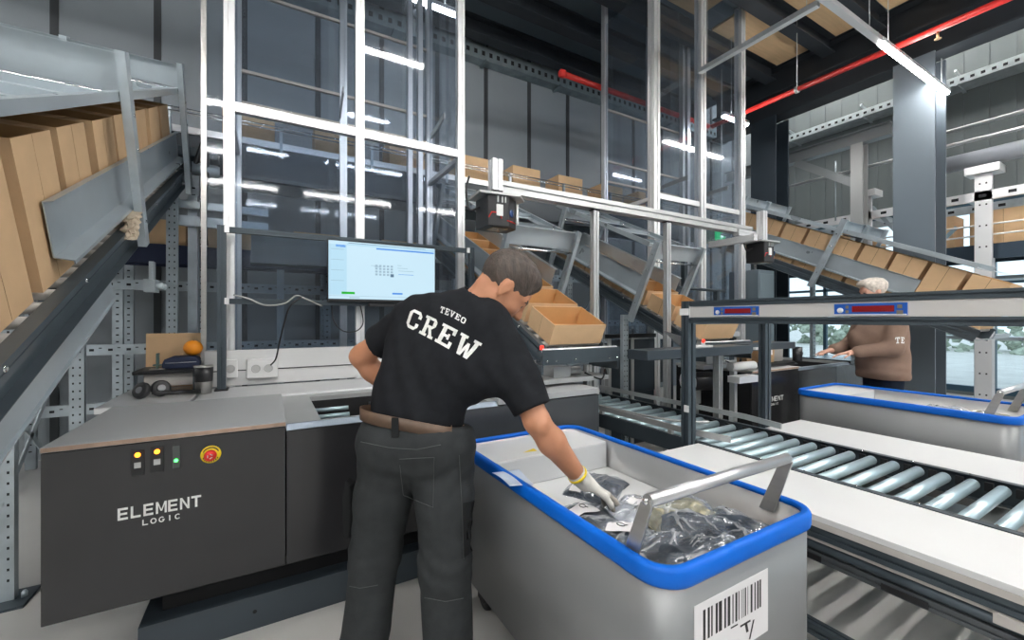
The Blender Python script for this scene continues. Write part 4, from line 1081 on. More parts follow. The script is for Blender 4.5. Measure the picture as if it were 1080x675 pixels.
for (xa, xb, lab, sd) in [(XA, XB-.006, 'white side table between the near tote and the roller conveyor', 1), (XC+.006, XD, 'white side table between the roller conveyor and the far tote', -1)]:
    t = thing('side_table', lab, 'table', ((xa+xb)/2, .6, 0))
    y0, y1 = -.6, 1.64
    B('table_board', MB().box(xa, xb, y0, y1, ZK-.022, ZK), white, bevel=.001)
    xe = xa if sd > 0 else xb
    B('edge_strip', MB().box(min(xe, xe+.004*sd), max(xe, xe+.004*sd), y0, y1, ZK-.045, ZK-.0225), offw)
    e = xe + .03*sd
    B('upper_profile', MB().extr((e, y0, ZK-.07), (e, y1, ZK-.07), .045), darkp)
    B('cable_duct', MB().box(e-.012, e+.012, y0, y1, ZK-.108, ZK-.096), offw)
    B('cross_tube', MB().tube([(e-.005*sd, y0, ZK-.128), (e-.005*sd, y1, ZK-.128)], .016, 12), darkp)
    B('lower_profile', MB().extr((e, y0, ZK-.165), (e, y1, ZK-.165), .035), mat('mid_profile', (.11,.12,.13), .4, .5))
    for k in range(7): B('profile_clip', MB().box(e-.022*sd-.002, e-.022*sd+.002, y0+.2+.3*k, y0+.32+.3*k, ZK-.176, ZK-.156), black)
    B('floor_bar', MB().extr((e, y0, .12), (e, y1-.1, .12), .045), darkp)
    for y in (-.45, y1-.14):
        B('leg', MB().extr((e+.0*sd, y, .03), (e, y, ZK-.19), .045, 0, (0,1,0)), darkp)
        B('foot', MB().lathe([(.04, 0), (.04, .008), (.012, .016), (.010, .03)], (e, y, 0), 16), stain)
    for y in (.30, .9):
        B('clamp_block', MB().box(e-.026*sd-.008, e-.026*sd+.008, y, y+.06, ZK-.125, ZK-.095), offw)
    if sd > 0:
        m = MB().box(xa-.02, xa+.26, 1.05, 1.07, .24, .38).box(xa-.02, xa+.26, 1.07, 1.30, .374, .38)
        for i in range(5):
            for j in range(3): m.box(xa+.02+.045*i, xa+.04+.045*i, 1.1+.06*j, 1.125+.06*j, .3805, .381, 1)
        B('bracket_plate', m, [galv, dotm])
        m = MB().tube([(xa+.02, 1.0, .0), (xa+.02, 1.0, .20)], .009, 10).lathe([(.03, 0), (.03, .01), (.012, .02)], (xa+.02, 1.0, 0), 14).box(xa-.03, xa+.2, .98, 1.02, .2, .215)
        B('levelling_foot', m, chrome)

# ================================================================ PORTAL WITH PICK DISPLAYS
t = thing('display_portal', 'dark profile portal carrying a white rail with two red displays over the conveyor', 'portal', (2.23, 1.64, 0))
XP, XQ, YP = 2.205, 3.02, 1.68
B('post', MB().extr((XP, YP, .0), (XP, YP, 1.425), .07, 0, (0,1,0), .05), darkp)
B('post', MB().extr((XQ, YP, .0), (XQ, YP, 1.33), .07, 0, (0,1,0), .05), darkp)
B('cross_profile', MB().extr((XP+.036, YP, 1.31), (XQ, YP, 1.31), .05), darkp)
yb0, yb1 = -.70, YP-.026
B('upper_profile', MB().extr((XP, yb0, 1.408), (XP, yb1, 1.408), .05, 0, (0,0,1), .032), darkp)
B('lower_profile', MB().extr((XP, yb0, 1.310), (XP, yb1, 1.310), .05, 0, (0,0,1), .034), darkp)
B('white_rail', MB().box(XP-.020, XP+.02, yb0, yb1, 1.328, 1.391), mat('white_rail', (.66,.64,.62), .35, .2))
B('end_cap', MB().box(XP-.026, XP+.022, yb1, yb1+.008, 1.32, 1.40), whitep)
for z in (1.36, .78): B('clip', MB().box(XP-.042, XP-.0355, YP-.03, YP+.03 if z > 1 else YP, z-.02, z+.02), whitep)
B('post', MB().extr((XP, yb0+.03, 0), (XP, yb0+.03, 1.29), .05, 0, (0,1,0)), darkp)
for (u0, u1) in ((753.4, 800.7), (880.4, 957.5)):
    ya = onX(u0, 330, XP-.0205).y; yb = onX(u1, 330, XP-.0205).y; xf = XP-.0205; L_ = ya-yb
    z0, z1 = 1.333, 1.384
    d = B('pick_display', MB().box(xf-.006, xf, yb, ya, z0, z1), dispb, bevel=.001)
    xf -= .0062
    f = lambda a0, a1, b0, b1, n, mt: build(n, MB().box(xf-.002, xf-.0002, ya-L_*a1, ya-L_*a0, z0+(z1-z0)*b0, z0+(z1-z0)*b1), mt, d)
    f(.27, .84, .30, .80, 'red_window', dispr)
    for (a0, a1, b0, b1) in ((.175, .22, .6, .85), (.175, .22, .2, .45), (.88, .94, .55, .85), (.87, .95, .1, .4)): f(a0, a1, b0, b1, 'display_key', mat('taupe_key', (.20,.17,.13), .5))
    m = MB(); m.lathe([(.0115, 0), (.0115, .003), (.009, .005), (0, .005)], (xf, ya-L_*.095, (z0+z1)/2-.003), 18, 0, (-1,0,0)); build('white_button', m, whitep, d)
    build('white_margin', MB().box(xf-.0006, xf-.0001, yb+.001, ya-.001, z0+.0005, z0+.006), whitep, d)

# ================================================================ SCANNER GANTRY
YG = 2.50
t = thing('scanner_gantry', 'silver profile gantry carrying two barcode scanners above the middle chutes', 'gantry', (2.2, YG, 0))
zl = lambda u, v: onY(u, v, YG).z
ZB = 2.20
B('beam', MB().extr((1.30, YG, ZB), (4.22, YG, ZB), .08), alumg)
xg1, xg2 = onY(627, 330, YG).x, onY(703.5, 330, YG).x
for x in (xg1, xg2): 
    B('post', MB().extr((x, YG, .012), (x, YG, ZB-.042), .05, 0, (0,1,0), .045), alumg)
    B('post_cap', MB().box(x-.03, x+.03, YG-.03, YG+.03, ZB-.05, ZB-.041), black)
    B('foot', MB().box(x-.06, x+.06, YG-.05, YG+.05, 0, .012), stain)
B('post', MB().extr((4.0, 3.1, 0), (4.0, 3.1, 1.95), .05, 0, (0,1,0)), darkp)
xa = onY(522.5, 190, 2.42).x
B('hanger_profile', MB().extr((xa, 2.42, 2.145), (xa, 2.42, 2.345), .07, 0, (0,1,0)), alumw)
B('profile_cap', MB().box(xa-.036, xa+.036, 2.384, 2.456, 2.13, 2.1445), black)
B('cross_arm', MB().extr((3.95, 2.28, 2.08), (3.95, 2.75, 2.08), .06), alumw)
xb_ = onY(803.5, 235, 2.40).x
B('cross_arm', MB().extr((3.95, 2.47, 2.16), (xb_-.03, 2.47, 2.16), .06), alumw)
B('hanger_profile', MB().extr((xb_, 2.40, 2.095), (xb_, 2.40, 2.39), .07, 0, (0,1,0)), alumw)
def scanner(c, label):
    t = thing('barcode_scanner', label, 'scanner', c)
    x, y, z = c
    def B(n, m, mt, **k): return build(n, m, mt, t, **k)
    B('mount_plate', MB().prism([(-.17,-.10),(.10,-.13),(.19,-.03),(.14,.12),(-.15,.12)], (x, y, z+.095), (1,0,0), (0,1,0), (0,0,1), .014), alumg)
    bd = B('housing', MB().prism([(-.11,-.09),(.03,-.105),(.12,-.04),(.12,.09),(-.11,.09)], (x, y, z-.10), (1,0,0), (0,1,0), (0,0,1), .193), black, bevel=.006, seg=2)
    build('cooling_fin', MB().box(x-.05, x-.042, y-.107, y-.09, z+.05, z+.088).box(x-.02, x-.012, y-.109, y-.09, z+.05, z+.088).box(x+.0, x+.008, y-.111, y-.09, z+.05, z+.088), alumg, bd)
    build('type_plate', MB().box(x-.055, x-.012, y-.108, y-.098, z-.035, z+.035), whitep, bd)
    build('lens_ring', MB().lathe([(.008, 0), (.024, 0), (.024, .01), (.008, .01)], (x+.055, y-.088, z-.01), 20, 0, (.55,-.83,0)), mat('blue_lens', (.03,.07,.2), .2), bd)
    build('red_trim', MB().tube([(x-.105, y-.091, z-.05), (x-.085, y-.094, z-.015), (x-.03, y-.1, z-.015), (x-.02, y-.1, z-.05)], .004, 6).tube([(x+.02, y-.107, z-.06), (x+.1, y-.06, z-.06)], .004, 6), redp, bd)
    build('end_bracket', MB().box(x+.12, x+.135, y-.05, y+.05, z-.06, z+.07), whitep, bd)
    build('warm_underside', MB().box(x-.06, x+.05, y-.06, y+.04, z-.104, z-.1), mat('warm_reflection', (.55,.38,.2), .1, .6), bd)  # warm reflection on the underside, put into the plate's colour
    build('scanner_cable', MB().tube(bez([(x-.11, y+.03, z+.04), (x-.17, y+.05, z+.02), (x-.18, y+.08, z+.15), (x-.15, y+.1, z+.25)]), .007, 8), black, t)
    for q in (-.09, .07): build('screw', MB().lathe([(.01, 0), (.01, .01), (0, .012)], (x+q, y-.06, z+.0945), 10, 0, (0,0,-1)), chrome, t)
p = onY(524, 226, 2.42); scanner((p.x, 2.42, p.z), 'large black barcode scanner above the man\'s head')
p = onY(803, 267, 2.40); scanner((p.x, 2.40, p.z), 'smaller looking black barcode scanner near the right glazed lift')
# ================================================================ OVERHEAD BOX CONVEYOR
YO0, YO1, ZO = 4.40, 4.88, 2.86
t = thing('overhead_conveyor', 'long overhead box conveyor in front of the grey panelled wall', 'conveyor', (2, 4.6, 0))
def B(n, m, mt, **k): return build(n, m, mt, t, **k)
OX0, OX1 = -2.6, 7.0
for y, s in ((YO0, 1), (YO1, -1)):
    m = MB(); m.sheet([(.04*s, ZO-.30), (0, ZO-.30), (0, ZO+.02), (.03*s, ZO+.02)], (OX0, y, 0), (0,1,0), (0,0,1), (1,0,0), OX1-OX0, .004)
    B('side_plate', m, mat('conveyor_dark_grey', (.07,.08,.09), .45, .3) if s > 0 else galv)
B('slider_bed', MB().box(OX0, OX1, YO0+.03, YO1-.03, ZO-.02, ZO), stain)
for z in (ZO+.16, ZO+.19):
    B('guide_rod', MB().tube([(OX0, YO0-.03, z), (OX1, YO0-.03, z)], .008, 8), chrome)
B('edge_rail', MB().box(OX0, OX1, YO0-.02, YO0-.004, ZO+.0, ZO+.055), alumw)
for k in range(12):
    x = OX0 + .3 + .8*k
    B('rail_bracket', MB().box(x-.012, x+.012, YO0-.035, YO0-.0045, ZO-.05, ZO+.20), galv)
for x in (-2.0, -.55, 2.55, 5.4, 6.8):
    for y in (YO0+.05, YO1-.05):
        m = MB(); m.sheet([(-.04, .04), (-.04, 0), (.04, 0), (.04, .04)], (x, y, 0), (1,0,0), (0,1,0), (0,0,1), ZO-.3, .003)
        for z in np.arange(.2, ZO-.4, .06): m.box(x-.012, x+.012, y-.0012, y-.0006, z, z+.014, 1)
        B('leg', m, [galv, dotm])
for x in (-.55, 5.4): B('brace', MB().beam((x, YO0+.05, .5), (x, YO1-.05, 1.4), .03, .006, up=(1,0,0)), galv)
G = 'boxes on the overhead conveyor'
wh = [(-.15, 'behind the left post of the left lift'), (.59, 'seen through the left bay of the left lift'), (1.30, 'seen through the right bay of the left lift'), (2.06, 'just left of the gantry end profile'), (2.80, 'above the large scanner'), (3.49, 'in the middle above the gantry beam'), (4.23, 'left of the bare posts of the right lift'), (4.95, 'seen through the right glazed lift')]
for x, w_ in wh:
    carton('overhead', .40, .30, .345, (x+.0, YO0+.08, ZO+.002), (0,0,0), 'cardboard box on the overhead conveyor, '+w_, G)
# ---- rack behind the left lift
def rack(name, label, xs, y, zs, cross=True, mt=None):
    t = thing(name, label, 'rack', (xs[0], y, 0))
    for x in xs:
        for dy in (0, .34):
            m = MB(); m.sheet([(-.035, .04), (-.035, 0), (.035, 0), (.035, .04)], (x, y+dy, 0), (1,0,0), (0,1,0), (0,0,1), max(zs)+.15, .003)
            z = .15
            while z < max(zs): m.box(x-.01, x+.01, y+dy-.0012, y+dy-.0006, z, z+.012, 1); z += .06
            build('upright', m, [galv, dotm], t)
    for z in zs:
        m = MB().box(xs[0]-.035, xs[-1]+.035, y-.045, y-.002, z-.045, z+.045)
        x = xs[0]
        while x < xs[-1]-.05: m.box(x, x+.03, y-.0458, y-.0452, z-.01, z+.01, 1).box(x+.06, x+.08, y-.0458, y-.0452, z+.012, z+.02, 1); x += .12
        build('perforated_beam', m, [galv, dotm], t)
    if cross:
        for k in range(len(xs)-1): build('brace', MB().beam((xs[k], y+.17, zs[0]), (xs[k+1], y+.17, zs[-1]), .03, .005), galv, t)
    return t
rack('steel_rack', 'perforated steel rack standing behind the left lift', [-1.8, -1.15, -.35, .55, 1.5, 2.3], 4.95, [.55, 1.05, 1.62, 2.05], False)
rack('steel_rack', 'perforated steel rack behind the two middle chutes', [2.9, 3.7, 4.6, 5.6], 4.97, [.6, 1.25, 1.9], True)
t = thing('drive_unit', 'dark conveyor drive unit with grey cover at the top of the left chute', 'drive unit', (-.55, 4.1, 2.3))
build('cover', MB().box(-.66, -.36, 4.22, 4.36, 2.62, 2.70), darkp, t, bevel=.006)
build('motor', MB().lathe([(.05, 0), (.05, .16), (.04, .18)], (-.52, 4.12, 2.50), 16, 0, (1, .1, 0)), galv, t)
build('cable_bundle', MB().tube(bez([(-.5, 4.1, 2.5), (-.44, 4.08, 2.7), (-.42, 4.1, 2.5), (-.45, 4.12, 2.2), (-.43, 4.1, 1.9)]), .018, 8), black, t)
build('frame_bar', MB().box(-.62, .0, 4.2, 4.24, 2.06, 2.14).box(-.62, .0, 4.2, 4.24, 2.20, 2.26), galv, t)
build('support_leg', MB().box(-.56, -.50, 4.25, 4.31, 0, 2.32), galv, t)
def lowbox(x, y, z, wx, ly, h, lab, grp):
    return carton('low%.2f%.2f' % (wx, h), wx, ly, h, (x, y, z), (0,0,0), lab, grp)
G = 'boxes on the lower conveyor behind the lifts'
t = thing('lower_conveyor', 'low dark box conveyor behind the left lift', 'conveyor', (0, 4.5, 0))
build('side_plate', MB().box(-2.4, 2.2, 4.50, 4.52, 1.78, 1.94).box(-2.4, 2.2, 4.76, 4.78, 1.78, 1.94), navy, t)
build('slider_bed', MB().box(-2.4, 2.2, 4.52, 4.76, 1.90, 1.93), stain, t)
for x in (-1.7, .1, 1.9): build('leg', MB().box(x-.03, x+.03, 4.60, 4.66, 0, 1.90), galv, t)
for x, w_ in ((-.82, 'between the chute leg and the left lift post'), (-.25, 'behind the left post of the left lift'), (.42, 'in the left bay of the left lift'), (1.25, 'above the monitor in the right bay of the left lift')):
    lowbox(x, 4.525, 1.931, .42, .22, .22, 'box on the low conveyor '+w_, G)
# cardboard leaning at the back of the worktop
t = tag(build('cardboard_sheet', MB().add([(-.67, 3.45, .881), (-.37, 3.45, .881), (-.37, 3.47, 1.225), (-.67, 3.47, 1.225), (-.67, 3.458, .881), (-.37, 3.458, .881), (-.37, 3.478, 1.225), (-.67, 3.478, 1.225)], [(0,1,2,3),(7,6,5,4),(0,4,5,1),(1,5,6,2),(2,6,7,3),(3,7,4,0)]), card), 'flat brown cardboard sheet standing behind the orange', 'cardboard')
t['label'] = 'flat brown cardboard sheet standing behind the orange'
t2_ = thing('side_bench', 'low pale bench behind the left end of the picking station', 'bench', (-.8, 3.0, 0))
build('bench_top', MB().box(-.74, -.365, 2.806, 3.56, .85, .88), alumw, t2_, bevel=.003)
build('bench_rail', MB().box(-.74, -.37, 2.985, 3.0, .74, .80), alumw, t2_)
for x in (-.70, -.41): build('leg', MB().box(x-.03, x+.03, 3.05, 3.11, 0, .85), galv, t2_)

# ================================================================ MIDDLE MACHINERY
t = thing('machine_enclosure', 'dark slate enclosure with pale strips between the two middle chutes', 'machine', (2.6, 3.5, 0))
build('door_panel', MB().box(3.0, 3.28, 3.2, 3.24, .55, 1.10), slate, t)
build('door_panel', MB().box(3.32, 3.64, 3.2, 3.24, .55, 1.10), slate, t)
build('frame_strip', MB().box(3.28, 3.32, 3.19, 3.24, .0, 1.12).box(2.96, 3.0, 3.19, 3.24, .0, 1.12), alumg, t)
build('lower_panel', MB().box(3.0, 3.64, 3.21, 3.24, .0, .545), darkp, t)
build('top_rail', MB().box(2.96, 3.64, 3.18, 3.24, 1.12, 1.16), black, t)
t = thing('packing_bench', 'narrow slate bench with white paper in front of the middle chute', 'bench', (3, 2.1, 0))
build('bench_top', MB().box(2.13, 3.30, 1.93, 2.11, 1.045, 1.11), slate, t, bevel=.003)
build('bench_extension', MB().box(3.30, 4.0, 1.96, 2.11, 1.06, 1.115), slate, t, bevel=.003)
build('bench_post', MB().extr((3.04, 2.05, 0), (3.04, 2.05, 1.045), .05, 0, (0,1,0)), alumg, t)
build('terminal_block', MB().box(3.36, 3.44, 1.94, 1.96, 1.07, 1.09).box(3.5, 3.62, 1.95, 1.97, 1.02, 1.06), whitep, t)
tag(build('paper_stack', MB().prism([(-.12,-.05),(.10,-.06),(.13,.05),(-.10,.06)], (2.75, 2.02, 1.1105), (1,0,0), (0,1,0), (0,0,1), .012), paper), 'white paper sheets lying on the slate bench by the middle chute', 'paper')
t = thing('paper_roll', 'white roll and tray under the slate bench beside the pale worktop', 'roll', (3.4, 2.0, .8))
build('roll', MB().tube([(3.20, 2.05, .935), (3.47, 2.02, .935)], .035, 18), whitep, t)
build('roll_tray', MB().beam((3.10, 1.96, .85), (3.34, 1.95, .85), .10, .05), alumw, t)
build('roll_post', MB().box(3.22, 3.26, 2.03, 2.07, 0, .898), alumg, t)
t = thing('drive_motor', 'black and silver drive motor below the slate bench', 'motor', (2.85, 2.2, .7))
build('motor_body', MB().lathe([(.07, 0), (.075, .02), (.075, .2), (.06, .22)], (3.02, 2.28, .80), 18, 0, (1, -.3, 0)), black, t)
build('motor_flange', MB().lathe([(.09, 0), (.09, .03)], (2.985, 2.295, .80), 18, 0, (1, -.3, 0)), whitep, t)
build('motor_foot', MB().box(3.02, 3.18, 2.3, 2.38, .60, .73), alumg, t)
build('motor_stand', MB().box(3.1, 3.15, 2.3, 2.38, .0, .60), alumg, t)
t = thing('side_guard_bar', 'horizontal grey bar behind the right lift on a dark post', 'guard bar', (4, 3.1, 0))
build('bar', MB().tube([(3.62, 3.05, 1.66), (4.65, 3.05, 1.64)], .016, 10), darkp, t)
build('post', MB().extr((3.70, 3.05, 0), (3.70, 3.05, 1.72), .05, 0, (0,1,0)), darkp, t)
build('post', MB().extr((4.5, 3.05, 0), (4.5, 3.05, 1.64), .05, 0, (0,1,0)), darkp, t)
for z in (1.42, 1.28): build('guide_roll', MB().tube([(4.53, 3.05, z), (4.85, 3.05, z)], .03, 12), alumw, t)
build('hose', MB().tube(bez([(4.6, 3.0, 1.12), (4.62, 2.98, 1.3), (4.74, 2.97, 1.44), (4.9, 2.98, 1.5)]), .014, 8), black, t)
t = thing('control_cabinet', 'tall blue grey control cabinet behind the pale worktop', 'cabinet', (4.95, 3.2, 0))
build('cabinet_body', MB().box(5.43, 5.8, 3.1, 3.5, .0, 1.95), mat('blue_grey_enamel', (.13,.17,.20), .4), t, bevel=.006)
build('cabinet_door', MB().box(5.45, 5.78, 3.09, 3.099, .1, 1.9), mat('blue_grey_enamel2', (.15,.195,.225), .4), t, bevel=.003)
build('door_handle', MB().box(5.48, 5.50, 3.07, 3.09, .95, 1.1), black, t)

# ---- on the woman's worktop
zt = .882
p = onZ(822, 383, zt)
t = thing('document_tray', 'flat black tray on the pale worktop in front of the woman', 'tray', (4.1, 2.2, zt))
build('tray_base', MB().prism([(-.40,-.12),(.32,-.12),(.40,-.02),(.36,.13),(-.38,.13)], (4.05, 2.24, zt+.001), (1,0,0), (0,1,0), (0,0,1), .012), black, t)
build('tray_lip', MB().prism([(-.34,-.13),(.22,-.12),(.30,-.03),(.26,.12),(-.32,.12)], (4.10, 2.24, zt+.013), (1,0,0), (0,1,0), (0,0,1), .02), blackm, t, bevel=.003)
def bag(c, wx, ly, h, label, mt, name, cat):
    t = thing(name, label, cat, c)
    a, b = wx/2, ly/2
    m = MB(); P = [(-a,-b),(a,-b),(a*1.0,0),(a,b),(-a,b),(-a*1.0,0)]
    n = 6; m.v.extend([(c[0]+x*.93, c[1]+y*.93, c[2]) for x, y in P] + [(c[0]+x*1.02, c[1]+y*1.02, c[2]+h*(1+.03*((i % 2)*2-1))) for i, (x, y) in enumerate(P)] + [(c[0]+x*.9, c[1]+y*.9, c[2]+h*.3) for x, y in P])
    for i in range(n):
        j = (i+1) % n; m.f += [(i, j, n+j, n+i), (n+i, n+j, 2*n+j, 2*n+i)]; m.m += [0, 1]; m.sm += [False, False]
    m.f += [tuple(range(n)), tuple(range(2*n, 3*n))]; m.m += [0, 1]; m.sm += [False, False]
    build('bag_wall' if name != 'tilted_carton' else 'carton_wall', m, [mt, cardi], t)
    return t
bag((3.99, 2.24, zt+.034), .17, .13, .19, 'brown paper bag on the black tray, left of the grey box', mat('kraft_paper', (.50,.32,.17), .8, 0, .1, 15), 'paper_bag', 'bag')
bag((4.20, 2.27, zt+.034), .18, .12, .17, 'grey open carton on the black tray, left of the mug', mat('grey_card', (.30,.29,.27), .7, 0, .05, 5), 'grey_carton', 'box')
bag((3.80, 2.30, zt+.034), .08, .10, .19, 'narrow brown carton left of the brown paper bag', card, 'small_carton', 'box')
c = V((4.36, 2.12, zt+.0335))
t = thing('mug', 'black mug on the worktop in front of the woman\'s hands', 'mug', c)
build('mug_body', MB().lathe([(.036, 0), (.040, .004), (.042, .135), (.039, .135), (.037, .01), (0, .01)], c, 24), black, t)
build('handle', MB().tube([c + V((.04 + .032*math.sin(PI*i/10), -.01, .035 + .07*i/10)) for i in range(11)], .006, 8), black, t)
# ---- exit sign
p = onY(762, 249.5, 4.25)
t = thing('exit_sign', 'small lit green and white exit sign seen through the right lift', 'sign', (p.x, 4.25, p.z))
build('sign_box', MB().box(p.x-.16, p.x+.16, 4.25, 4.28, p.z-.08, p.z+.08), exitg, t)
m = MB()
m.add([(p.x-.02, 4.249, p.z-.015), (p.x+.03, 4.249, p.z-.015), (p.x+.03, 4.249, p.z+.015), (p.x-.02, 4.249, p.z+.015)], [(0,1,2,3)])
m.add([(p.x-.06, 4.249, p.z), (p.x-.015, 4.249, p.z-.045), (p.x-.015, 4.249, p.z+.045)], [(0,1,2)])
m.add([(p.x+.07, 4.249, p.z-.06), (p.x+.13, 4.249, p.z-.06), (p.x+.13, 4.249, p.z+.06), (p.x+.07, 4.249, p.z+.06)], [(0,1,2,3)])
build('exit_arrow', m, exitw, t)
build('sign_hanger', MB().box(p.x-.01, p.x+.01, 4.26, 4.27, p.z+.08, ZC-.002), alumg, t)

# ================================================================ RIGHT HAND BACKGROUND
def rconv(X, w_, z, y0, y1, label, mt):
    t = thing('window_side_conveyor', label, 'conveyor', (X, y0, 0))
    build('side_plate', MB().box(X, X+.03, y0, y1, z-.20, z).box(X+w_-.03, X+w_, y0, y1, z-.20, z), mt, t)
    build('slider_bed', MB().box(X+.03, X+w_-.03, y0, y1, z-.06, z-.03), stain, t)
    for dz in (.12, .26): build('guide_rod', MB().tube([(X-.02, y0, z+dz), (X-.02, y1, z+dz)], .012, 8), alumw, t)
    y = y0+.3
    while y < y1: build('rail_bracket', MB().box(X-.015, X-.001, y, y+.03, z-.04, z+.28), galv, t); y += 1.0
    return t
t = rconv(8.35, .6, 2.32, -2.0, 4.6, 'overhead conveyor along the window wall carrying large brown boxes', mat('conveyor_navy', (.03,.05,.075), .4, .2))
def upr(X, Y, z1, w_=.16, mt=alumw):
    m = MB(); m.sheet([(.05, w_/2), (0, w_/2), (0, -w_/2), (.05, -w_/2)], (X, Y, 0), (1,0,0), (0,1,0), (0,0,1), z1, .004)
    for z in np.arange(.3, z1-.1, .28):
        for dy in (-.03, .03): m.box(X-.006, X-.0045, Y+dy-.008, Y+dy+.008, z, z+.02, 1)
    return m
for Y in (3.0, 1.72, .3): build('leg', upr(8.28, Y, 2.12), [alumw, dotm], t)
for Y in (2.6, 1.35): build('leg', upr(9.0, Y, 2.12, .14), [galv, dotm], t)
build('brace', MB().beam((8.32, 2.95, 3.1), (8.32, 1.9, 1.5), .05, .008, up=(1,0,0)), galv, t)
build('brace', MB().beam((8.34, 2.0, 2.6), (8.34, 2.95, 1.5), .05, .008, up=(1,0,0)), mat('blue_grey_brace', (.3,.42,.5), .4, .5), t)
G = 'large boxes on the window side conveyor'
for k, (Y, w_) in enumerate(((2.05, 'left of the big steel column'), (1.28, 'right behind the big steel column'), (.62, 'right of the white upright'), (-.4, 'nearest along the window wall'), (2.95, 'behind the pale upright'))):
    carton('windowbox', .40, .62, .46, (8.65, Y, 2.322), (0,0,0), 'big box on window conveyor '+w_, G)
t = thing('upper_platform', 'upper steel conveyor frame with perforated beams high along the window wall', 'platform', (8.2, 0, 3))
for (X, z, y0, y1, w_, h_, mt) in ((8.2, 2.95, -2, 4.8, .05, .12, alumw), (9.1, 2.95, -2, 4.8, .05, .12, galv), (8.22, 3.46, -2.5, 2.2, .20, .20, mat('round_duct', (.42,.45,.50), .35, .3)), (8.2, 3.72, -2.5, 4.6, .05, .05, bar), (8.2, 3.92, -2.5, 2.4, .05, .05, bar)):
    m = MB()
    if h_ == .20: m.tube([(X, y0, z), (X, y1, z)], .11, 18)
    elif h_ == .05: m.tube([(X, y0, z), (X, y1, z)], .025, 10)
    else:
        m.box(X, X+w_, y0, y1, z-h_/2, z+h_/2)
        y = y0
        while y < y1-.2: m.box(X-.002, X-.0008, y+.05, y+.12, z-.02, z+.02, 1); y += .26
    build('long_beam', m, [mt, dotm], t)
y = -2
while y < 4.6:
    build('cross_beam', MB().box(8.25, 9.1, y, y+.08, 2.94, 3.02), galv, t); y += .55
for Y in (3.0, 1.72): build('upright', upr(8.20, Y, 3.35, .16, alumw).box(8.12, 8.4, Y-.16, Y+.16, 3.24, 3.34), [alumw, dotm], t)
for Y in (2.2, .9, 3.4): build('hanger', MB().tube([(8.2, Y, 2.95), (8.2, Y, 3.95)], .012, 6), galv, t)
t = thing('steel_portal', 'pale grey steel portal beam with corner brace between the two big columns', 'beam', (8, 3, 4))
build('portal_beam', MB().prism([(-.08,-.1),(.08,-.1),(.08,-.085),(.006,-.085),(.006,.085),(.08,.085),(.08,.1),(-.08,.1),(-.08,.085),(-.006,.085),(-.006,-.085),(-.08,-.085)], (8.0, 2.6, 4.14), (1,0,0), (0,0,1), (0,1,0), 2.6), mat('portal_grey', (.30,.32,.33), .4, .4), t)
build('portal_post', MB().prism([(-.08,-.09),(.08,-.09),(.08,-.075),(.006,-.075),(.006,.075),(.08,.075),(.08,.09),(-.08,.09),(-.08,.075),(-.006,.075),(-.006,-.075),(-.08,-.075)], (8.0, 3.0, 0), (0,1,0), (1,0,0), (0,0,1), 4.04), mat('portal_post_grey', (.45,.46,.46), .4, .4), t)
build('corner_brace', MB().beam((8.0, 3.06, 3.45), (8.0, 3.9, 4.04), .10, .12), mat('portal_grey', (0,0,0)), t)
t = thing('low_rack', 'low steel rack with small boxes by the windows', 'rack', (9.4, 1, 0))
for z in (1.95, 1.05): build('shelf', MB().box(9.3, 9.8, -1.5, 3.6, z-.05, z), galv, t)
for Y in (3.3, 2.0, .8, -.6): build('upright', upr(9.32, Y, 2.1, .10), [galv, dotm], t)
for k, (Y, w_) in enumerate(((2.25, 'left of the white upright'), (1.0, 'right of the white upright'), (.3, 'at the far right edge'))):
    carton('lowwindow', .3, .5, .14, (9.55, Y, 1.952), (0,0,0), 'flat box on the low window rack '+w_, 'flat boxes on the low window rack')
# ================================================================ PEOPLE: smooth solids from distance fields
def surface(D, o, h):
    """surface nets on a sampled distance field"""
    S = D < 0
    c = [S[i:S.shape[0]-1+i, j:S.shape[1]-1+j, k:S.shape[2]-1+k] for i in (0,1) for j in (0,1) for k in (0,1)]
    n = sum(x.astype(np.int8) for x in c); act = (n > 0) & (n < 8)
    I = np.argwhere(act); idx = -np.ones(act.shape, np.int32); idx[act] = np.arange(len(I))
    acc = np.zeros((len(I), 3)); cnt = np.zeros(len(I))
    cr = [(i,j,k) for i in (0,1) for j in (0,1) for k in (0,1)]
    for a in cr:
        for ax in range(3):
            if a[ax]: continue
            b = list(a); b[ax] = 1
            da = D[I[:,0]+a[0], I[:,1]+a[1], I[:,2]+a[2]]; db = D[I[:,0]+b[0], I[:,1]+b[1], I[:,2]+b[2]]
            s = (da < 0) != (db < 0); t = np.where(s, da/(da-db+1e-12), 0)
            p = np.array(a, float)[None].repeat(len(I), 0); p[:, ax] += t
            acc[s] += p[s]; cnt[s] += 1
    vs = (I + acc/cnt[:, None])*h + o
    F = []
    for ax in range(3):
        u, v = [q for q in range(3) if q != ax]
        A = np.moveaxis(S, (ax, u, v), (0, 1, 2)); J = np.moveaxis(idx, (ax, u, v), (0, 1, 2))
        e = A[:-1, 1:-1, 1:-1] != A[1:, 1:-1, 1:-1]
        P = np.argwhere(e); i, j, k = P[:,0], P[:,1]+1, P[:,2]+1
        q = np.stack([J[i, j-1, k-1], J[i, j, k-1], J[i, j, k], J[i, j-1, k]], 1)
        fl = A[i, j, k] ^ (ax == 1)
        q = np.where(fl[:, None], q, q[:, ::-1]); F.append(q)
    return vs, np.concatenate(F)
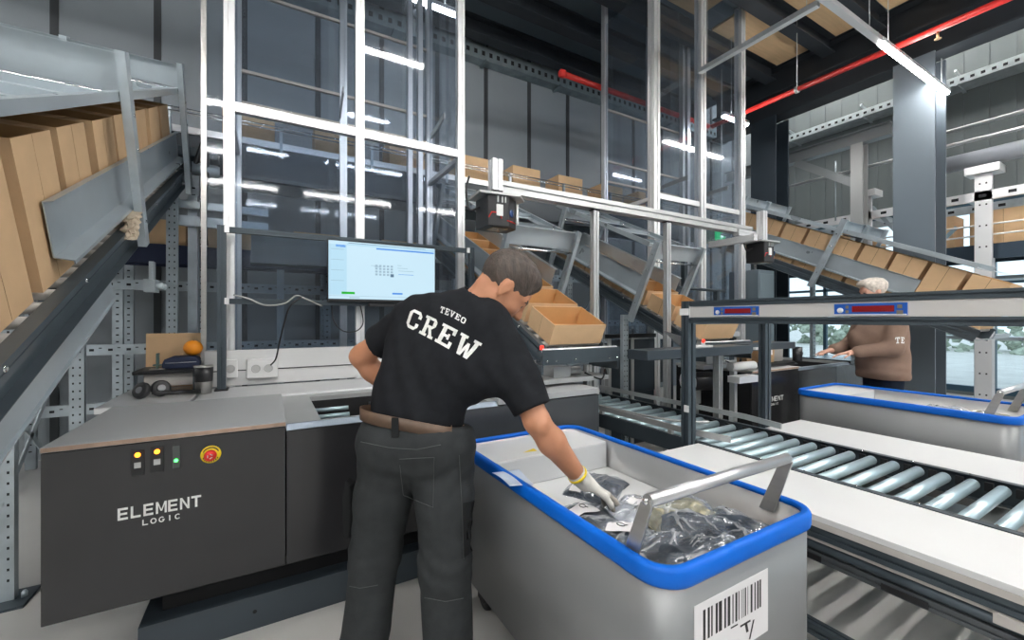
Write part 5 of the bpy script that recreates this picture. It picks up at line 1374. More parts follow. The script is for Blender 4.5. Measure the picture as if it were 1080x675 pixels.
class Field:
    def __init__(s, lo, hi, h):
        s.lo = np.array(lo, float); s.h = h; s.n = np.ceil((np.array(hi)-lo)/h).astype(int)+1
        s.D = np.full(s.n, .2, np.float32)
    def win(s, lo, hi):
        a = np.clip(np.floor((np.array(lo)-s.lo)/s.h).astype(int), 0, s.n); b = np.clip(np.ceil((np.array(hi)-s.lo)/s.h).astype(int)+1, 0, s.n)
        sl = tuple(slice(x, y) for x, y in zip(a, b))
        g = np.meshgrid(*[s.lo[i]+s.h*np.arange(a[i], b[i]) for i in range(3)], indexing='ij')
        return sl, np.stack(g, -1).astype(np.float32)
    def union(s, sl, d, k):
        x = s.D[sl]; hh = np.maximum(k-np.abs(x-d), 0)/max(k, 1e-6)
        s.D[sl] = np.minimum(x, d) - hh*hh*k*.25
    def cut(s, sl, d, k):
        x = s.D[sl]; d = -d; hh = np.maximum(k-np.abs(x-d), 0)/max(k, 1e-6)
        s.D[sl] = np.maximum(x, d) + hh*hh*k*.25
    def cone(s, a, b, ra, rb, k=.03, flat=None, sub=False):
        a, b = np.array(a, float), np.array(b, float); R = max(ra, rb)*(1.6 if flat else 1)+k+.03
        sl, P = s.win(np.minimum(a, b)-R, np.maximum(a, b)+R)
        if P.size == 0: return
        ba = b-a; t = np.clip(((P-a)@ba)/max(ba@ba, 1e-9), 0, 1); q = P-(a+t[..., None]*ba)
        if flat:
            ax, f = np.array(flat[0], float), flat[1]; ax /= np.linalg.norm(ax); c = q@ax; q = q + (c*(1/f-1))[..., None]*ax
        d = np.linalg.norm(q, axis=-1) - (ra+t*(rb-ra))
        if flat: d = d*min(1, f)
        (s.cut if sub else s.union)(sl, d, k)
    def ell(s, c, r, M=None, k=.03, sub=False):
        c = np.array(c, float); R = max(r)+k+.03; M = np.eye(3) if M is None else np.array(M)
        sl, P = s.win(c-R, c+R)
        if P.size == 0: return
        q = (P-c)@M.T; r = np.array(r)        # rows of M are the axes
        k0 = np.linalg.norm(q/r, axis=-1); k1 = np.linalg.norm(q/(r*r), axis=-1)
        d = k0*(k0-1)/np.maximum(k1, 1e-6)
        (s.cut if sub else s.union)(sl, d, k)
    def plane(s, p, n, k=.004):
        """keep the side the normal points away from"""
        sl, P = s.win(s.lo, s.lo+s.h*s.n); n = np.array(n, float); n /= np.linalg.norm(n)
        s.D = np.maximum(s.D, ((P-np.array(p))@n))
    def noise(s, fn):
        sl, P = s.win(s.lo, s.lo+s.h*(s.n-1)); s.D = s.D + fn(P).astype(np.float32)
    def mesh(s, name, mats, parent, paint=None, smooth=1):
        vs, F = surface(s.D, s.lo, s.h)
        for _ in range(smooth):       # light relaxation
            acc = np.zeros_like(vs); cnt = np.zeros(len(vs))
            for a, b in ((0,1),(1,2),(2,3),(3,0)):
                np.add.at(acc, F[:,a], vs[F[:,b]]); np.add.at(cnt, F[:,a], 1)
                np.add.at(acc, F[:,b], vs[F[:,a]]); np.add.at(cnt, F[:,b], 1)
            vs = vs*.45 + .55*acc/cnt[:, None]
        mb = MB(); mb.v = [tuple(map(float, p)) for p in vs]; mb.f = [tuple(map(int, f)) for f in F]; mb.m = [0]*len(mb.f); mb.sm = [True]*len(mb.f)
        if paint is not None:
            mb.m = [int(x) for x in paint(vs[F].mean(1))]
        o = build(name, mb, mats, parent)
        return o, vs, F
def unit(v): v = np.array(v, float); return v/np.linalg.norm(v)
def L_(a, b, t): return np.array(a)*(1-t) + np.array(b)*t
def head(fd, c, f, u, s=1.0, nose=1.0, jaw=1.0):
    """skull, face, ears; c centre of the head, f facing, u up"""
    f = unit(f); u = unit(np.array(u)-np.dot(u, f)*f); r = np.cross(f, u)
    W = lambda a, b, d: np.array(c) + s*(a*f + b*r + d*u)
    M = np.stack([f, r, u])
    fd.ell(W(-.012, 0, .03), (.098*s, .077*s, .092*s), M, .02)
    fd.ell(W(.025, 0, -.035), (.068*s, .062*s, .085*s), M, .03)
    fd.ell(W(.045, 0, -.095), (.034*s, .038*s*jaw, .026*s), M, .03)      # chin
    for q in (-1, 1):
        fd.cone(W(-.01, .055*q, -.06), W(.045, .03*q, -.098), .02*s, .018*s, .025)    # jaw line
        fd.ell(W(.058, .038*q, -.028), (.022*s, .022*s, .017*s), M, .02)          # cheek
        fd.cone(W(.084, .012*q, .022), W(.074, .046*q, .022), .011*s, .010*s, .012)   # brow
        fd.ell(W(.092, .030*q, .002), (.016*s, .017*s, .012*s), M, .008, True)     # socket
        fd.ell(W(.074, .030*q, .001), (.015*s, .015*s, .0125*s), M, .003)         # eyeball/lid
        # ear
        Me = np.stack([unit(r*q*.5 - f*.85), unit(f*.5*q*q + r*q*.85), u]) if False else M
        fd.ell(W(-.012, .079*q, -.008), (.020*s, .009*s, .033*s), M, .008)
        fd.ell(W(-.006, .088*q, -.004), (.010*s, .006*s, .018*s), M, .004, True)
        fd.ell(W(-.008, .080*q, -.036), (.009*s, .007*s, .010*s), M, .006)
    fd.cone(W(.088, 0, .012), W(.112*nose, 0, -.030), .008*s, .012*s, .010)
    for q in (-1, 1): fd.ell(W(.098, .010*q, -.034), (.010*s, .009*s, .008*s), M, .006)
    fd.ell(W(.086, 0, -.063), (.012*s, .024*s, .0065*s), M, .006)
    fd.ell(W(.084, 0, -.074), (.012*s, .020*s, .007*s), M, .006)
    return W, M
def hand(fd, wrist, d, palm_n, side, s=1.0, r=.0085, curl=.5, k=.006):
    """palm with four unequal bent fingers and a thumb leaving its side. d: along the hand, palm_n: out of the palm"""
    d = unit(d); n = unit(np.array(palm_n)-np.dot(palm_n, d)*d); x = np.cross(d, n)*side     # x points to the thumb side
    w = np.array(wrist)
    fd.cone(w, w+d*.03*s, .024*s, .026*s, .015, (n, .72))
    for q in (-.028, -.010, .010, .028): fd.cone(w+d*.025*s+x*q*.6*s, w+d*.088*s+x*q*s, .015*s, .0125*s, .012, (n, .8))
    for q, ln, cu in ((.030, .070, .8), (.010, .079, .95), (-.010, .073, 1.05), (-.029, .057, 1.2)):
        p = w+d*.090*s+x*q*s; a = 0; dirv = d
        for i, fr in enumerate((.45, .32, .23)):
            a += curl*cu*(.55 if i == 0 else .75)
            dirv = d*math.cos(a) + n*math.sin(a) + x*q*1.6
            p2 = p + unit(dirv)*ln*fr*s*1.1
            fd.cone(p, p2, (r-.0006*i)*s, (r-.0008-.0006*i)*s, k); p = p2
    p = w+d*.028*s+x*.030*s; p2 = p+unit(d*.55+x*.75+n*.25)*.042*s; p3 = p2+unit(d*.85+x*.2+n*.4)*.032*s; p4 = p3+unit(d*.85-x*.1+n*.5)*.024*s
    fd.cone(w+d*.02*s+x*.018*s, p2, .017*s, .012*s, .012); fd.cone(p2, p3, .0115*s, .0095*s, k); fd.cone(p3, p4, .0095*s, .0075*s, k)

# ---------------------------------------------------------------- the man
man = thing('person', 'man in black T-shirt and charcoal trousers leaning over the near tote, wearing a white glove', 'person', (.42, 1.45, 0))
hipL, hipR = np.array((.375, 1.505, .90)), np.array((.535, 1.405, .90))
knL, knR = np.array((.335, 1.565, .47)), np.array((.525, 1.37, .48))
anL, anR = np.array((.285, 1.56, .09)), np.array((.535, 1.345, .09))
fwd = unit((.5, .86, 0)); side = unit((.86, -.5, 0))
waist = np.array((.465, 1.475, 1.05)); chest = np.array((.575, 1.445, 1.215)); nb = np.array((.665, 1.415, 1.362))
shL, shR = np.array((.462, 1.60, 1.305)), np.array((.722, 1.29, 1.198))
elL, wrL = np.array((.325, 1.80, 1.165)), np.array((.455, 1.79, 1.0))
elR, wrR = np.array((.778, 1.172, .968)), np.array((.955, 1.165, .752))
hc = np.array((.756, 1.362, 1.434)); hf = unit((.62, -.127, -.75)); hu = unit((.70, -.29, .6)); HS = 1.07
up_sp = unit(nb-waist); bk = unit(np.cross(up_sp, unit(shR-shL)))   # bk: out of the back or the chest
if np.dot(bk, fwd) > 0: bk = -bk
LO, HI = (.05, 1.0, -.01), (1.25, 2.1, 1.62)
fd = Field((.1, .95, .0), (1.2, 2.0, 1.6), .0075)
# torso core (under the shirt), arms, neck, head, hand
fd.cone(L_(hipL, hipR, .5), waist, .12, .115, .05, (fwd, .75)); fd.cone(waist, chest, .115, .14, .05, (bk, .72))
fd.cone(shL, shR, .055, .055, .05); fd.cone(chest, nb, .10, .06, .05)
for hp, kn, an in ((hipL, knL, anL), (hipR, knR, anR)):
    fd.cone(hp, kn, .082, .055, .03); fd.cone(kn, an, .05, .035, .02)
    fd.cone(an + np.array((0,0,-.05)), an + fwd*.16 + np.array((0,0,-.055)), .034, .03, .02)
fd.cone(L_(nb, chest, .1), hc - hf*.035 - hu*.05, .060, .054, .03)
W, Mh = head(fd, hc, hf, hu, HS)
fd.cone(shL, L_(elL, shL, .1), .056, .042, .02); fd.cone(L_(shL, elL, .9), elL, .043, .040, .02); fd.cone(elL, L_(elL, wrL, .35), .041, .043, .02); fd.cone(L_(elL, wrL, .35), wrL, .043, .027, .02)
fd.cone(shR, L_(elR, shR, .1), .056, .044, .02); fd.cone(elR, L_(elR, wrR, .3), .042, .046, .025); fd.cone(L_(elR, wrR, .3), wrR, .046, .0285, .02)
fd.ell(elR + np.array((-.012, -.034, .002)), (.022, .016, .022), None, .02)
hand(fd, wrL, (.25, -.35, -.45), (.3, -.9, .2), 1, .95, .009, .5)
dR = unit((.115, -.012, -.085)); 
def paint(P):
    q = (P-hc); f_, r_, u_ = q@Mh[0]/HS, q@Mh[1]/HS, q@Mh[2]/HS
    out = np.zeros(len(P), int)
    out[(f_ > .082) & (np.abs(r_) < .026) & (u_ < -.058) & (u_ > -.080)] = 1
    out[(f_ > .076) & (np.abs(np.abs(r_)-.030) < .012) & (np.abs(u_+.001) < .006)] = 2
    out[(f_ > .072) & (np.abs(np.abs(r_)-.030) < .022) & (np.abs(u_-.022) < .006)] = 3
    return out
body, bv, bf = fd.mesh('body', [skin, lipm, eyem, hairm], man, paint, 1)
# hair
fh = Field(hc-.16, hc+.17, .005)
fh.ell(W(-.016, 0, .037), (.1025*HS, .0815*HS, .0955*HS), Mh, .01)
fh.ell(W(.030, 0, .090), (.055, .052, .032), Mh, .03)
# cut away face and nape
fh.ell(W(.132, 0, -.018), (.088, .12, .112), Mh, .01, True)
fh.plane(W(-.03, 0, -.052), unit(-Mh[2]*.9 - Mh[0]*.25))
for q in (-1, 1): fh.ell(W(-.008, .085*q, -.012), (.024, .03, .034), Mh, .006, True)
ph = rng.rand(6)*6
fh.noise(lambda P: .0011*np.sin(((P-hc)@Mh[1])*300+5*np.sin(((P-hc)@Mh[0])*30)) + .0008*np.sin(((P-hc)@Mh[0])*200+((P-hc)@Mh[2])*120))
fh.mesh('hair', hairm, man, None, 0)
# glove on the right hand
fg = Field(wrR-.13, wrR+np.array((.20, .13, .12)), .004)
fg.cone(wrR - unit(wrR-elR)*.03, wrR + dR*.02, .0335, .031, .012)
hand(fg, wrR + dR*.012, unit((.13, -.02, -.085)), unit((-.35, -.05, -.9)), -1, 1.05, .0105, .42, .005)
fg.noise(lambda P: .0007*np.sin(P[...,0]*900)*np.sin(P[...,1]*900))
gl, gv, gf = fg.mesh('glove', [glovem, glovep], man, lambda P: ((P-wrR)@unit((.13, -.02, -.085)) > .105).astype(int), 1)
cu_ = wrR - unit(wrR-elR)*.028; cd_ = unit(wrR-elR); mm = MB()
mm.lathe([(.033, -.004), (.0362, -.004), (.0362, .005), (.033, .005)], cu_, 28, 0, cd_)
build('glove_cuff', mm, yellow, man)
# T-shirt
fs = Field((.15, 1.0, .88), (1.0, 2.0, 1.47), .0065)
hip = L_(hipL, hipR, .5)
fs.cone(hip+np.array((0,0,.06)), waist, .152, .150, .05, (fwd, .74)); fs.cone(waist, L_(waist, chest, .6), .150, .165, .06, (bk, .72)); fs.cone(L_(waist, chest, .6), chest+np.array((.01,0,.02)), .165, .165, .06, (bk, .70))
fs.cone(L_(shL, shR, .06), L_(shL, shR, .94), .066, .066, .06, (bk, .95)); fs.cone(L_(chest, nb, .3), L_(chest, nb, .98), .115, .070, .06)
fs.cone(L_(shL, shR, .2)+bk*.02-up_sp*.07, L_(shL, shR, .8)+bk*.02-up_sp*.07, .085, .085, .06)
fs.cone(L_(shL, shR, .12), nb, .06, .062, .05); fs.cone(L_(shL, shR, .88), nb, .062, .062, .05)
fs.cone(shL, L_(shL, elL, .62), .072, .070, .03); fs.cone(shR, L_(shR, elR, .80), .074, .076, .03)
fs.plane(L_(shL, elL, .66), unit(elL-shL)) if False else None
fs.cone(L_(shL, nb, .25)+bk*.015, L_(shR, nb, .55)+bk*.03, .085, .085, .06)
# fabric draping below the reaching arm
fs.cone(shR+np.array((-.06, .02, -.06)), waist+np.array((.09, -.03, .04)), .07, .09, .06)
def folds(P):
    x = (P-chest)@side; y = (P-chest)@up_sp; z = P[..., 2]
    low = np.clip((1.22-z)/.2, 0, 1)
    return (.006*np.sin(38*x+9*np.sin(7*y)+3*z)*low*np.sin(9*x+16*y+1.0)
            + .0055*np.sin(30*(y-.6*x)+2.5*np.sin(9*x))*np.clip(low+.15, 0, 1) + .002*np.sin(70*x+30*y))
fs.noise(folds)
# sleeve ends, hem and neck opening
def half(fd_, p, n, region):
    sl, P = fd_.win(fd_.lo, fd_.lo+fd_.h*(fd_.n-1)); n = unit(n); d = (P-np.array(p))@n
    m_ = np.linalg.norm(P-np.array(region[0]), axis=-1) < region[1]
    fd_.D = np.where(m_, np.maximum(fd_.D, d), fd_.D)
half(fs, L_(shL, elL, .60), elL-shL, (L_(shL, elL, .95), .125))
half(fs, L_(shR, elR, .80), elR-shR, (L_(shR, elR, 1.12), .125))
fs.plane(waist+np.array((0, 0, -.083)), unit((-.22, .0, -1.0)))
nk = hc - hf*.035 - hu*.05
fs.cone(nb+unit(nk-nb)*.045, nb+unit(nk-nb)*.2, .075, .075, .008, None, True)
sh_o, sv, sf = fs.mesh('t_shirt', shirtm, man, None, 1)
mm = MB(); kd = unit(nk-nb); a_ = unit(np.cross(kd, (0,0,1))); b_ = np.cross(kd, a_)
ringp = [tuple(nb+kd*.020+.0635*(a_*math.cos(q)+b_*math.sin(q))) for q in np.linspace(0, 2*PI, 33)]
build('shirt_collar', mm.tube(ringp, .008, 8), shirtm, man)
# print on the back
bvh = BVHTree.FromPolygons([V(p) for p in sv], [tuple(map(int, f)) for f in sf])
def proj(uv):
    d = V(_dir(*uv)).normalized(); h_, n_, i_, ds = bvh.ray_cast(V((0, 0, H)), d)
    return h_, n_
# slab letters made of quads on a 6 x 8 grid
Q = lambda *p: list(p)
def R_(x0, y0, x1, y1): return [(x0,y0),(x1,y0),(x1,y1),(x0,y1)]
GL = {
 'C': [R_(0,1.6,1.5,6.4), [(0,1.6),(1.5,0),(1.9,1.2),(1.5,1.6)], [(0,6.4),(1.5,6.4),(1.9,6.8),(1.5,8)], R_(1.5,0,4.6,1.25), R_(1.5,6.75,4.6,8), [(4.6,0),(6,1.5),(4.6,1.5),(4.4,1.2)], [(4.6,8),(4.4,6.8),(4.6,6.4),(6,6.5)], R_(4.6,1.5,6,2.9), R_(4.6,5.1,6,6.5)],
 'R': [R_(.8,1,2.3,7), R_(0,0,3.1,1.1), R_(0,6.9,3,8), R_(3,6.9,4.6,8), [(4.6,8),(4.4,6.9),(4.5,6.5),(5.8,6.8)], R_(4.4,5,5.8,6.6), [(4.4,5),(4.4,4.6),(4.6,3.6),(5.8,4.9)], R_(2.3,3.6,4.6,4.7), [(2.9,3.6),(4.3,3.6),(5.6,1),(4.1,1)], R_(3.9,0,6.3,1.1)],
 'E': [R_(.8,1,2.3,7), R_(0,0,6,1.15), R_(0,6.85,6,8), R_(4.8,1.15,6,2.6), R_(4.8,5.4,6,6.85), R_(2.3,3.5,4.2,4.6), R_(3.4,2.9,4.2,5.2)],
 'W': [R_(-.3,6.9,2.4,8), R_(4.6,6.9,7.3,8), [(.4,6.9),(1.8,6.9),(2.6,0),(1.4,0)], [(5.2,6.9),(6.6,6.9),(5.6,0),(4.4,0)], [(1.9,0),(2.9,0),(4.0,5.6),(3.1,5.6)], [(4.1,0),(5.1,0),(3.9,5.6),(3.0,5.6)]],
 'T': [R_(0,6.7,6,8), R_(2.2,1,3.8,6.7), R_(1.2,0,4.8,1.2), R_(0,5.2,1,6.7), R_(5,5.2,6,6.7)],
 'V': [R_(-.3,6.9,2.4,8), R_(3.6,6.9,6.3,8), [(.4,6.9),(1.9,6.9),(3.7,0),(2.3,0)], [(4.1,6.9),(5.6,6.9),(3.7,0),(2.3,0)]],
 'O': [R_(0,1.6,1.5,6.4), R_(4.5,1.6,6,6.4), R_(1.5,0,4.5,1.25), R_(1.5,6.75,4.5,8), [(0,1.6),(1.5,0),(1.8,1.2),(1.5,1.6)], [(0,6.4),(1.5,6.4),(1.8,6.8),(1.5,8)], [(6,1.6),(4.5,1.6),(4.2,1.2),(4.5,0)], [(6,6.4),(4.5,8),(4.2,6.8),(4.5,6.4)]],
}
def print_on(txt, corners, bv_, name, parent, gap=1.6, off=.002, n=6):
    pts = []
    for uv in corners:
        d = V(_dir(*uv)).normalized(); h_, n_, i_, ds = bv_.ray_cast(V((0, 0, H)), d); pts.append((h_, n_))
    if any(p[0] is None for p in pts): print('PRINT MISS', name, pts); return
    (bl, _), (br, _), (tr, _), (tl, _) = pts
    nn = (br-bl).cross(tl-bl).normalized()
    if nn.dot(V((0, 0, H))-bl) < 0: nn = -nn
    tot = len(txt)*6 + (len(txt)-1)*gap
    m = MB()
    for ci, ch in enumerate(txt):
        x0 = ci*(6+gap)
        for qd in GL[ch]:
            o = len(m.v)
            for i in range(n+1):
                for j in range(n+1):
                    s, t = i/n, j/n
                    x = (qd[0][0]*(1-s)+qd[1][0]*s)*(1-t) + (qd[3][0]*(1-s)+qd[2][0]*s)*t
                    y = (qd[0][1]*(1-s)+qd[1][1]*s)*(1-t) + (qd[3][1]*(1-s)+qd[2][1]*s)*t
                    a, b = (x0+x)/tot, y/8
                    p = (bl*(1-a)+br*a)*(1-b) + (tl*(1-a)+tr*a)*b
                    h_, n2, i_, ds = bv_.ray_cast(p + nn*.15, -nn)
                    q = (h_ + nn*off) if h_ is not None and ds < .3 else p
                    m.v.append(tuple(q))
            for i in range(n):
                for j in range(n):
                    a = o+i*(n+1)+j; m.f.append((a, a+n+1, a+n+2, a+1)); m.m.append(0); m.sm.append(True)
    return build(name, m, printm, parent)
print_on('CREW', [(427.5,344), (493.5,379.5), (505,360.5), (434.5,325)], bvh, 'shirt_lettering', sh_o)
print_on('TEVEO', [(463.6,329.5), (489.8,342.3), (492.3,336.6), (465.6,323.3)], bvh, 'shirt_lettering', sh_o, 1.8, n=3)
# trousers
ft = Field((.12, 1.15, .03), (.85, 1.80, 1.05), .0065)
ft.cone(hip+np.array((0,0,.01)), hip+np.array((.005,0,.06)), .168, .163, .04, (fwd, .76))
for hp, kn, an, sg in ((hipL, knL, anL, -1), (hipR, knR, anR, 1)):
    ft.cone(hp+np.array((0,0,-.03)), L_(hp, kn, .5), .108, .098, .035); ft.cone(L_(hp, kn, .5), kn, .098, .086, .03); ft.cone(kn, an, .086, .082, .03)
    ft.ell(hp - fwd*.045 + np.array((0,0,.0)), (.092, .092, .10), None, .05)
def tf(P):
    x = (P-hip)@side; z = P[..., 2]; y = (P-hip)@fwd
    kz = np.exp(-((z-.50)/.10)**2); cz = np.exp(-((z-.80)/.09)**2); az = np.clip((.25-z)/.2, 0, 1)
    return .0022*np.sin(95*z+30*x+5*np.sin(14*x)+9*y)*kz + .002*np.sin(80*z-40*np.abs(x)+3*np.sin(20*y))*cz + .005*np.sin(55*z+18*x+30*y)*az + .0022*np.sin(34*x+12*z)
ft.noise(tf)
ft.plane(waist+np.array((0, 0, -.078)), (.22, .0, 1.0))
tr_o, tv, tF = ft.mesh('trousers', trousm, man, None, 1)
tb = BVHTree.FromPolygons([V(p) for p in tv], [tuple(map(int, f)) for f in tF])
def onb(b_, uv, off=.002):
    d = V(_dir(*uv)).normalized(); h_, n_, i_, ds = b_.ray_cast(V((0, 0, H)), d)
    return None if h_ is None else h_ + n_*off*(1 if n_.dot(d) < 0 else -1)
def seam(name, uvs, r=.0014, mt=None, b_=None, par=None):
    P = []
    for (a, b) in zip(uvs[:-1], uvs[1:]):
        for k in range(6):
            q = onb(b_ or tb, (a[0]+(b[0]-a[0])*k/6, a[1]+(b[1]-a[1])*k/6))
            if q: P.append(q)
    if len(P) > 2: build(name, MB().tube(P, r, 5), mt or stitch, par or tr_o)
seam('seam', [(381, 466), (410, 472), (440, 474), (470, 468)]); seam('seam', [(421, 484), (458, 482), (457, 535), (425, 522), (421, 484)])
seam('seam', [(358, 616), (380, 620), (402, 616)]); seam('seam', [(448, 630), (470, 634), (492, 630)]); seam('seam', [(484, 480), (487, 540), (489, 600)])
# side pocket flaps
for uvs, nm in (([(487, 530), (499, 528), (499, 580), (488, 588)], 'thigh_pocket'),):
    g = 5; m = MB()
    for i in range(g+1):
        for j in range(g+1):
            s, t = i/g, j/g
            uv = ((uvs[0][0]*(1-s)+uvs[1][0]*s)*(1-t)+(uvs[3][0]*(1-s)+uvs[2][0]*s)*t, (uvs[0][1]*(1-s)+uvs[1][1]*s)*(1-t)+(uvs[3][1]*(1-s)+uvs[2][1]*s)*t)
            q = onb(tb, uv, .006) or (onb(tb, (uv[0]-6, uv[1]), .006) or V(atD(uv[0], uv[1], 1.5)))
            m.v.append(tuple(q))
    for i in range(g):
        for j in range(g):
            a = i*(g+1)+j; m.f.append((a, a+g+1, a+g+2, a+1)); m.m.append(0); m.sm.append(True)
    build(nm, m, trousd, tr_o)
kp = atD(367, 535, 1.56)
build('holster_pocket', MB().prism([(-.012,-.10),(.014,-.11),(.020,-.02),(.016,.085),(-.004,.105),(-.016,.03)], kp-V(tuple(fwd))*.02, V(tuple(side)), (0,0,1), V(tuple(fwd)), .05), trousd, tr_o, bevel=.006, seg=2)
# belt: a band that follows the waist
m = MB(); NB = 48; bc = waist+np.array((0, 0, -.092)); pts = []
for i in range(NB):
    a = 2*PI*i/NB; dr = math.cos(a)*side + math.sin(a)*fwd
    o_ = V(tuple(bc + dr*.4)); h_, n_, i_, ds = tb.ray_cast(o_, V(tuple(-dr)))
    pts.append((np.array(h_) if h_ else bc+dr*.15) - dr*.001)
for dz, do in ((-.02, 0), (-.02, .004), (.02, .004), (.02, 0)):
    for p in pts:
        d_ = unit((p-bc)*np.array((1,1,0))); tl_ = -.22*np.dot(p-bc, (1,0,0)); m.v.append(tuple(p + d_*do + np.array((0,0,dz-.0+tl_))))
for q in range(4):
    for i in range(NB):
        j = (i+1) % NB; a = q*NB; b = ((q+1) % 4)*NB
        m.f.append((a+i, a+j, b+j, b+i)); m.m.append(0); m.sm.append(True)
build('belt', m, beltm, man)
ql = onb(tb, (417.5, 452), .008)
if ql: build('belt_loop', MB().beam(ql+V((0,0,-.028)), ql+V((0,0,.034)), .022, .006, up=tuple(-fwd)), trousd, man)
# boots
for an in (anL, anR):
    fb = Field(np.array((an[0]-.12, an[1]-.14, .0)), np.array((an[0]+.22, an[1]+.28, .16)), .008)
    p = np.array((an[0], an[1], .05)); fb.cone(p-fwd*.03, p+fwd*.17, .047, .045, .03); fb.cone(p, p+np.array((0,0,.06)), .05, .05, .03); fb.plane((0,0,.006), (0,0,-1))
    fb.mesh('work_boot', blackm, man, None, 1)

# ---------------------------------------------------------------- the woman
wo = thing('person', 'woman with pinned up white grey hair in taupe sweatshirt standing at the pale worktop', 'person', (4.76, 1.62, 0))
wf = unit((-.80, .60, 0)); wside = unit((.60, .80, 0))      # wside: her right
C0 = np.array((4.78, 1.63, 0))
def WP(a, b, z): return C0 + wf*a + wside*b + np.array((0,0,z))
whc = WP(.075, 0, 1.562); whf = unit(wf*.97+np.array((0,0,-.20))); whu = unit(np.array((0,0,1))+wf*.18)
fw = Field(C0+np.array((-.75,-.55,0)), C0+np.array((.45,.75,1.72)), .0095)
hp_ = [WP(-.02, q*.09, .88) for q in (-1, 1)]
fw.cone(WP(-.02,0,.90), WP(0,0,1.1), .12, .12, .05); fw.cone(WP(0,0,1.1), WP(-.01,0,1.30), .12, .12, .05)
fw.cone(WP(-.01,-.14,1.34), WP(-.01,.14,1.34), .05, .05, .05); fw.cone(WP(.0,0,1.36), WP(.05,0,1.48), .058, .052, .03)
for q, h_ in zip((-1, 1), hp_):
    fw.cone(h_, WP(0, q*.09, .47), .085, .055, .03); fw.cone(WP(0, q*.09, .47), WP(-.03, q*.09, .09), .055, .04, .02); fw.cone(WP(-.03, q*.09, .05), WP(.13, q*.10, .045), .035, .03, .02)
Ww, Mw = head(fw, whc, whf, whu, .93, .97)
ws = [WP(-.01, q*.175, 1.335) for q in (-1, 1)]
we = [WP(.06, -.225, 1.07), WP(.10, .235, 1.08)]; ww = [WP(.31, -.13, 1.025), WP(.35, .10, 1.025)]
for q, a, b, c in zip((-1, 1), ws, we, ww):
    fw.cone(a, b, .05, .04, .02); fw.cone(b, c, .04, .026, .02)
    hand(fw, c, unit(wf*.9 - wside*q*.25 + np.array((0,0,-.18))), (0,0,-1), -q, .95, .009, .28, .006)
def wpaint(P):
    q = (P-whc); f_, r_, u_ = q@Mw[0]/.93, q@Mw[1]/.93, q@Mw[2]/.93
    out = np.zeros(len(P), int)
    out[(f_ > .08) & (np.abs(r_) < .024) & (u_ < -.058) & (u_ > -.080)] = 1
    out[(f_ > .074) & (np.abs(np.abs(r_)-.030) < .011) & (np.abs(u_+.001) < .006)] = 2
    return out
fw.mesh('body', [skin2, lipm, eyem], wo, wpaint, 1)
fh = Field(whc-.16, whc+.18, .006)
fh.ell(Ww(-.018, 0, .038), (.108*.93, .088*.93, .098*.93), Mw, .01); fh.ell(Ww(-.085, 0, .05), (.05, .06, .055), Mw, .03); fh.ell(Ww(.05, 0, .09), (.055, .06, .035), Mw, .03)
fh.ell(Ww(.140, 0, -.035), (.092, .13, .115), Mw, .01, True); fh.plane(Ww(-.03, 0, -.07), unit(-Mw[2]*.9 - Mw[0]*.2))
for q in (-1, 1): fh.ell(Ww(-.004, .088*q, -.016), (.022, .028, .030), Mw, .006, True)
fh.noise(lambda P: .0014*np.sin(((P-whc)@Mw[1])*260+5*np.sin(((P-whc)@Mw[0])*28)) + .001*np.sin(((P-whc)@Mw[0])*110+((P-whc)@Mw[2])*90))
fh.mesh('hair', hairw, wo, None, 0)
fs = Field(C0+np.array((-.7,-.5,.74)), C0+np.array((.42,.7,1.47)), .009)
fs.cone(WP(-.005,0,.86), WP(.03,0,1.1), .170, .182, .05, (wf, .84)); fs.cone(WP(.01,0,1.1), WP(.0,0,1.28), .170, .150, .06, (wf, .80))
fs.cone(WP(-.012,-.06,.84), WP(-.012,.06,.84), .150, .150, .05, (wf, .9)); fs.cone(WP(-.015,-.05,.84), WP(-.015,-.05,1.2), .15, .15, .06); fs.cone(WP(-.015,.05,.84), WP(-.015,.05,1.2), .15, .15, .06); fs.cone(WP(-.01,-.13,1.335), WP(-.01,.13,1.335), .075, .075, .06); fs.cone(WP(-.005,0,1.34), WP(.02,0,1.42), .09, .07, .05); fs.ell(WP(.12, 0, 1.12), (.11,.14,.14), None, .05)
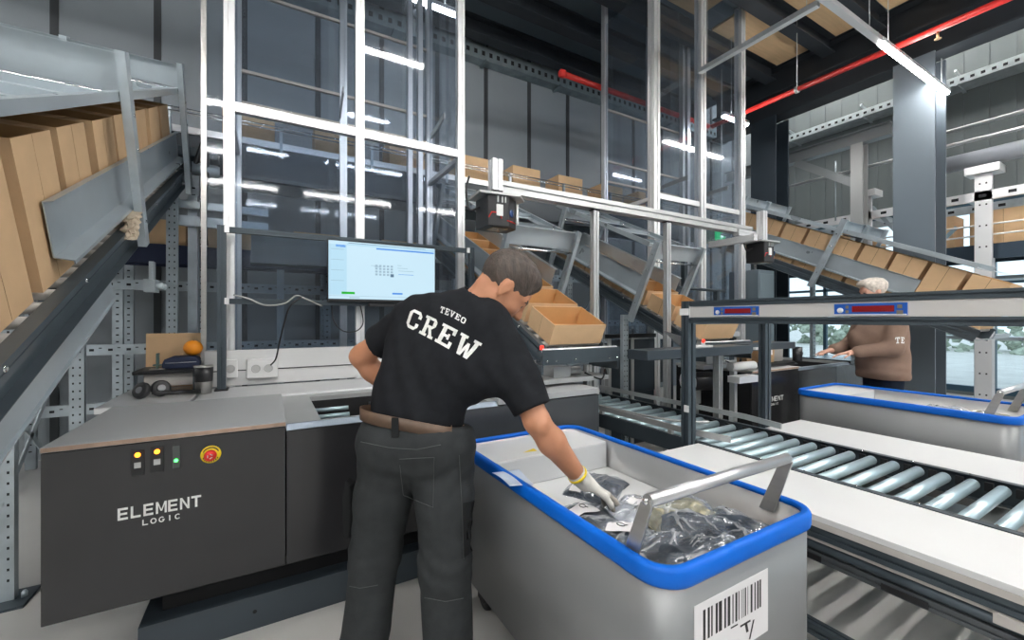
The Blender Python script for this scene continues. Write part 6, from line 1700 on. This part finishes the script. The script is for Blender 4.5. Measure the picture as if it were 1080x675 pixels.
for a, b, c in zip(ws, we, ww):
    fs.cone(a, b, .076, .068, .03); fs.cone(b, L_(b, c, .88), .066, .048, .025)
fs.noise(lambda P: .006*np.sin(28*P[...,2]+14*P[...,0]+4*np.sin(9*P[...,1]))*np.sin(7*P[...,0]+9*P[...,2]) + .004*np.sin(60*P[...,2]+12*P[...,0])*np.exp(-((P[...,2]-.84)/.05)**2))
fs.plane(WP(0, 0, .785), (0, 0, -1)); fs.cone(WP(.025,0,1.43), WP(.06,0,1.55), .064, .075, .008, None, True)
so, wv, wF = fs.mesh('sweatshirt', sweat, wo, None, 1)
wb_ = BVHTree.FromPolygons([V(p) for p in wv], [tuple(map(int, f)) for f in wF])
print_on('TE', [(944, 362.5), (953.5, 362.5), (953.5, 356), (944, 356)], wb_, 'sweatshirt_lettering', so, 1.6, .003, 3)
mm = MB(); build('collar', mm.tube([tuple(WP(.022,0,1.428)+.066*(wf*math.cos(q)+wside*math.sin(q))+np.array((0,0,-.012*math.cos(q)))) for q in np.linspace(0, 2*PI, 25)], .010, 8), sweat, wo)
fs = Field(C0+np.array((-.35,-.35,.03)), C0+np.array((.35,.35,.94)), .010)
fs.cone(WP(-.01,0,.80), WP(-.01,0,.84), .14, .14, .04, (wf, .82))
for q, h_ in zip((-1, 1), hp_):
    fs.cone(h_, WP(0, q*.09, .47), .098, .078, .03); fs.cone(WP(0, q*.09, .47), WP(-.03, q*.09, .09), .075, .07, .02)
fs.plane((0,0,.05), (0,0,-1)); fs.mesh('trousers', jean, wo, None, 1)
for q in (-1, 1):
    p = WP(-.03, q*.09, .05)
    fb = Field(p+np.array((-.26,-.2,-.06)), p+np.array((.2,.26,.1)), .009)
    fb.cone(p-wf*.03, p+wf*.16+wside*q*.01, .044, .04, .03); fb.cone(p, p+np.array((0,0,.05)), .045, .045, .03); fb.plane((0,0,.006), (0,0,-1))
    fb.mesh('shoe', blackm, wo, None, 1)
for o in bpy.data.objects:
    if o.type == 'MESH' and o.modifiers: pass
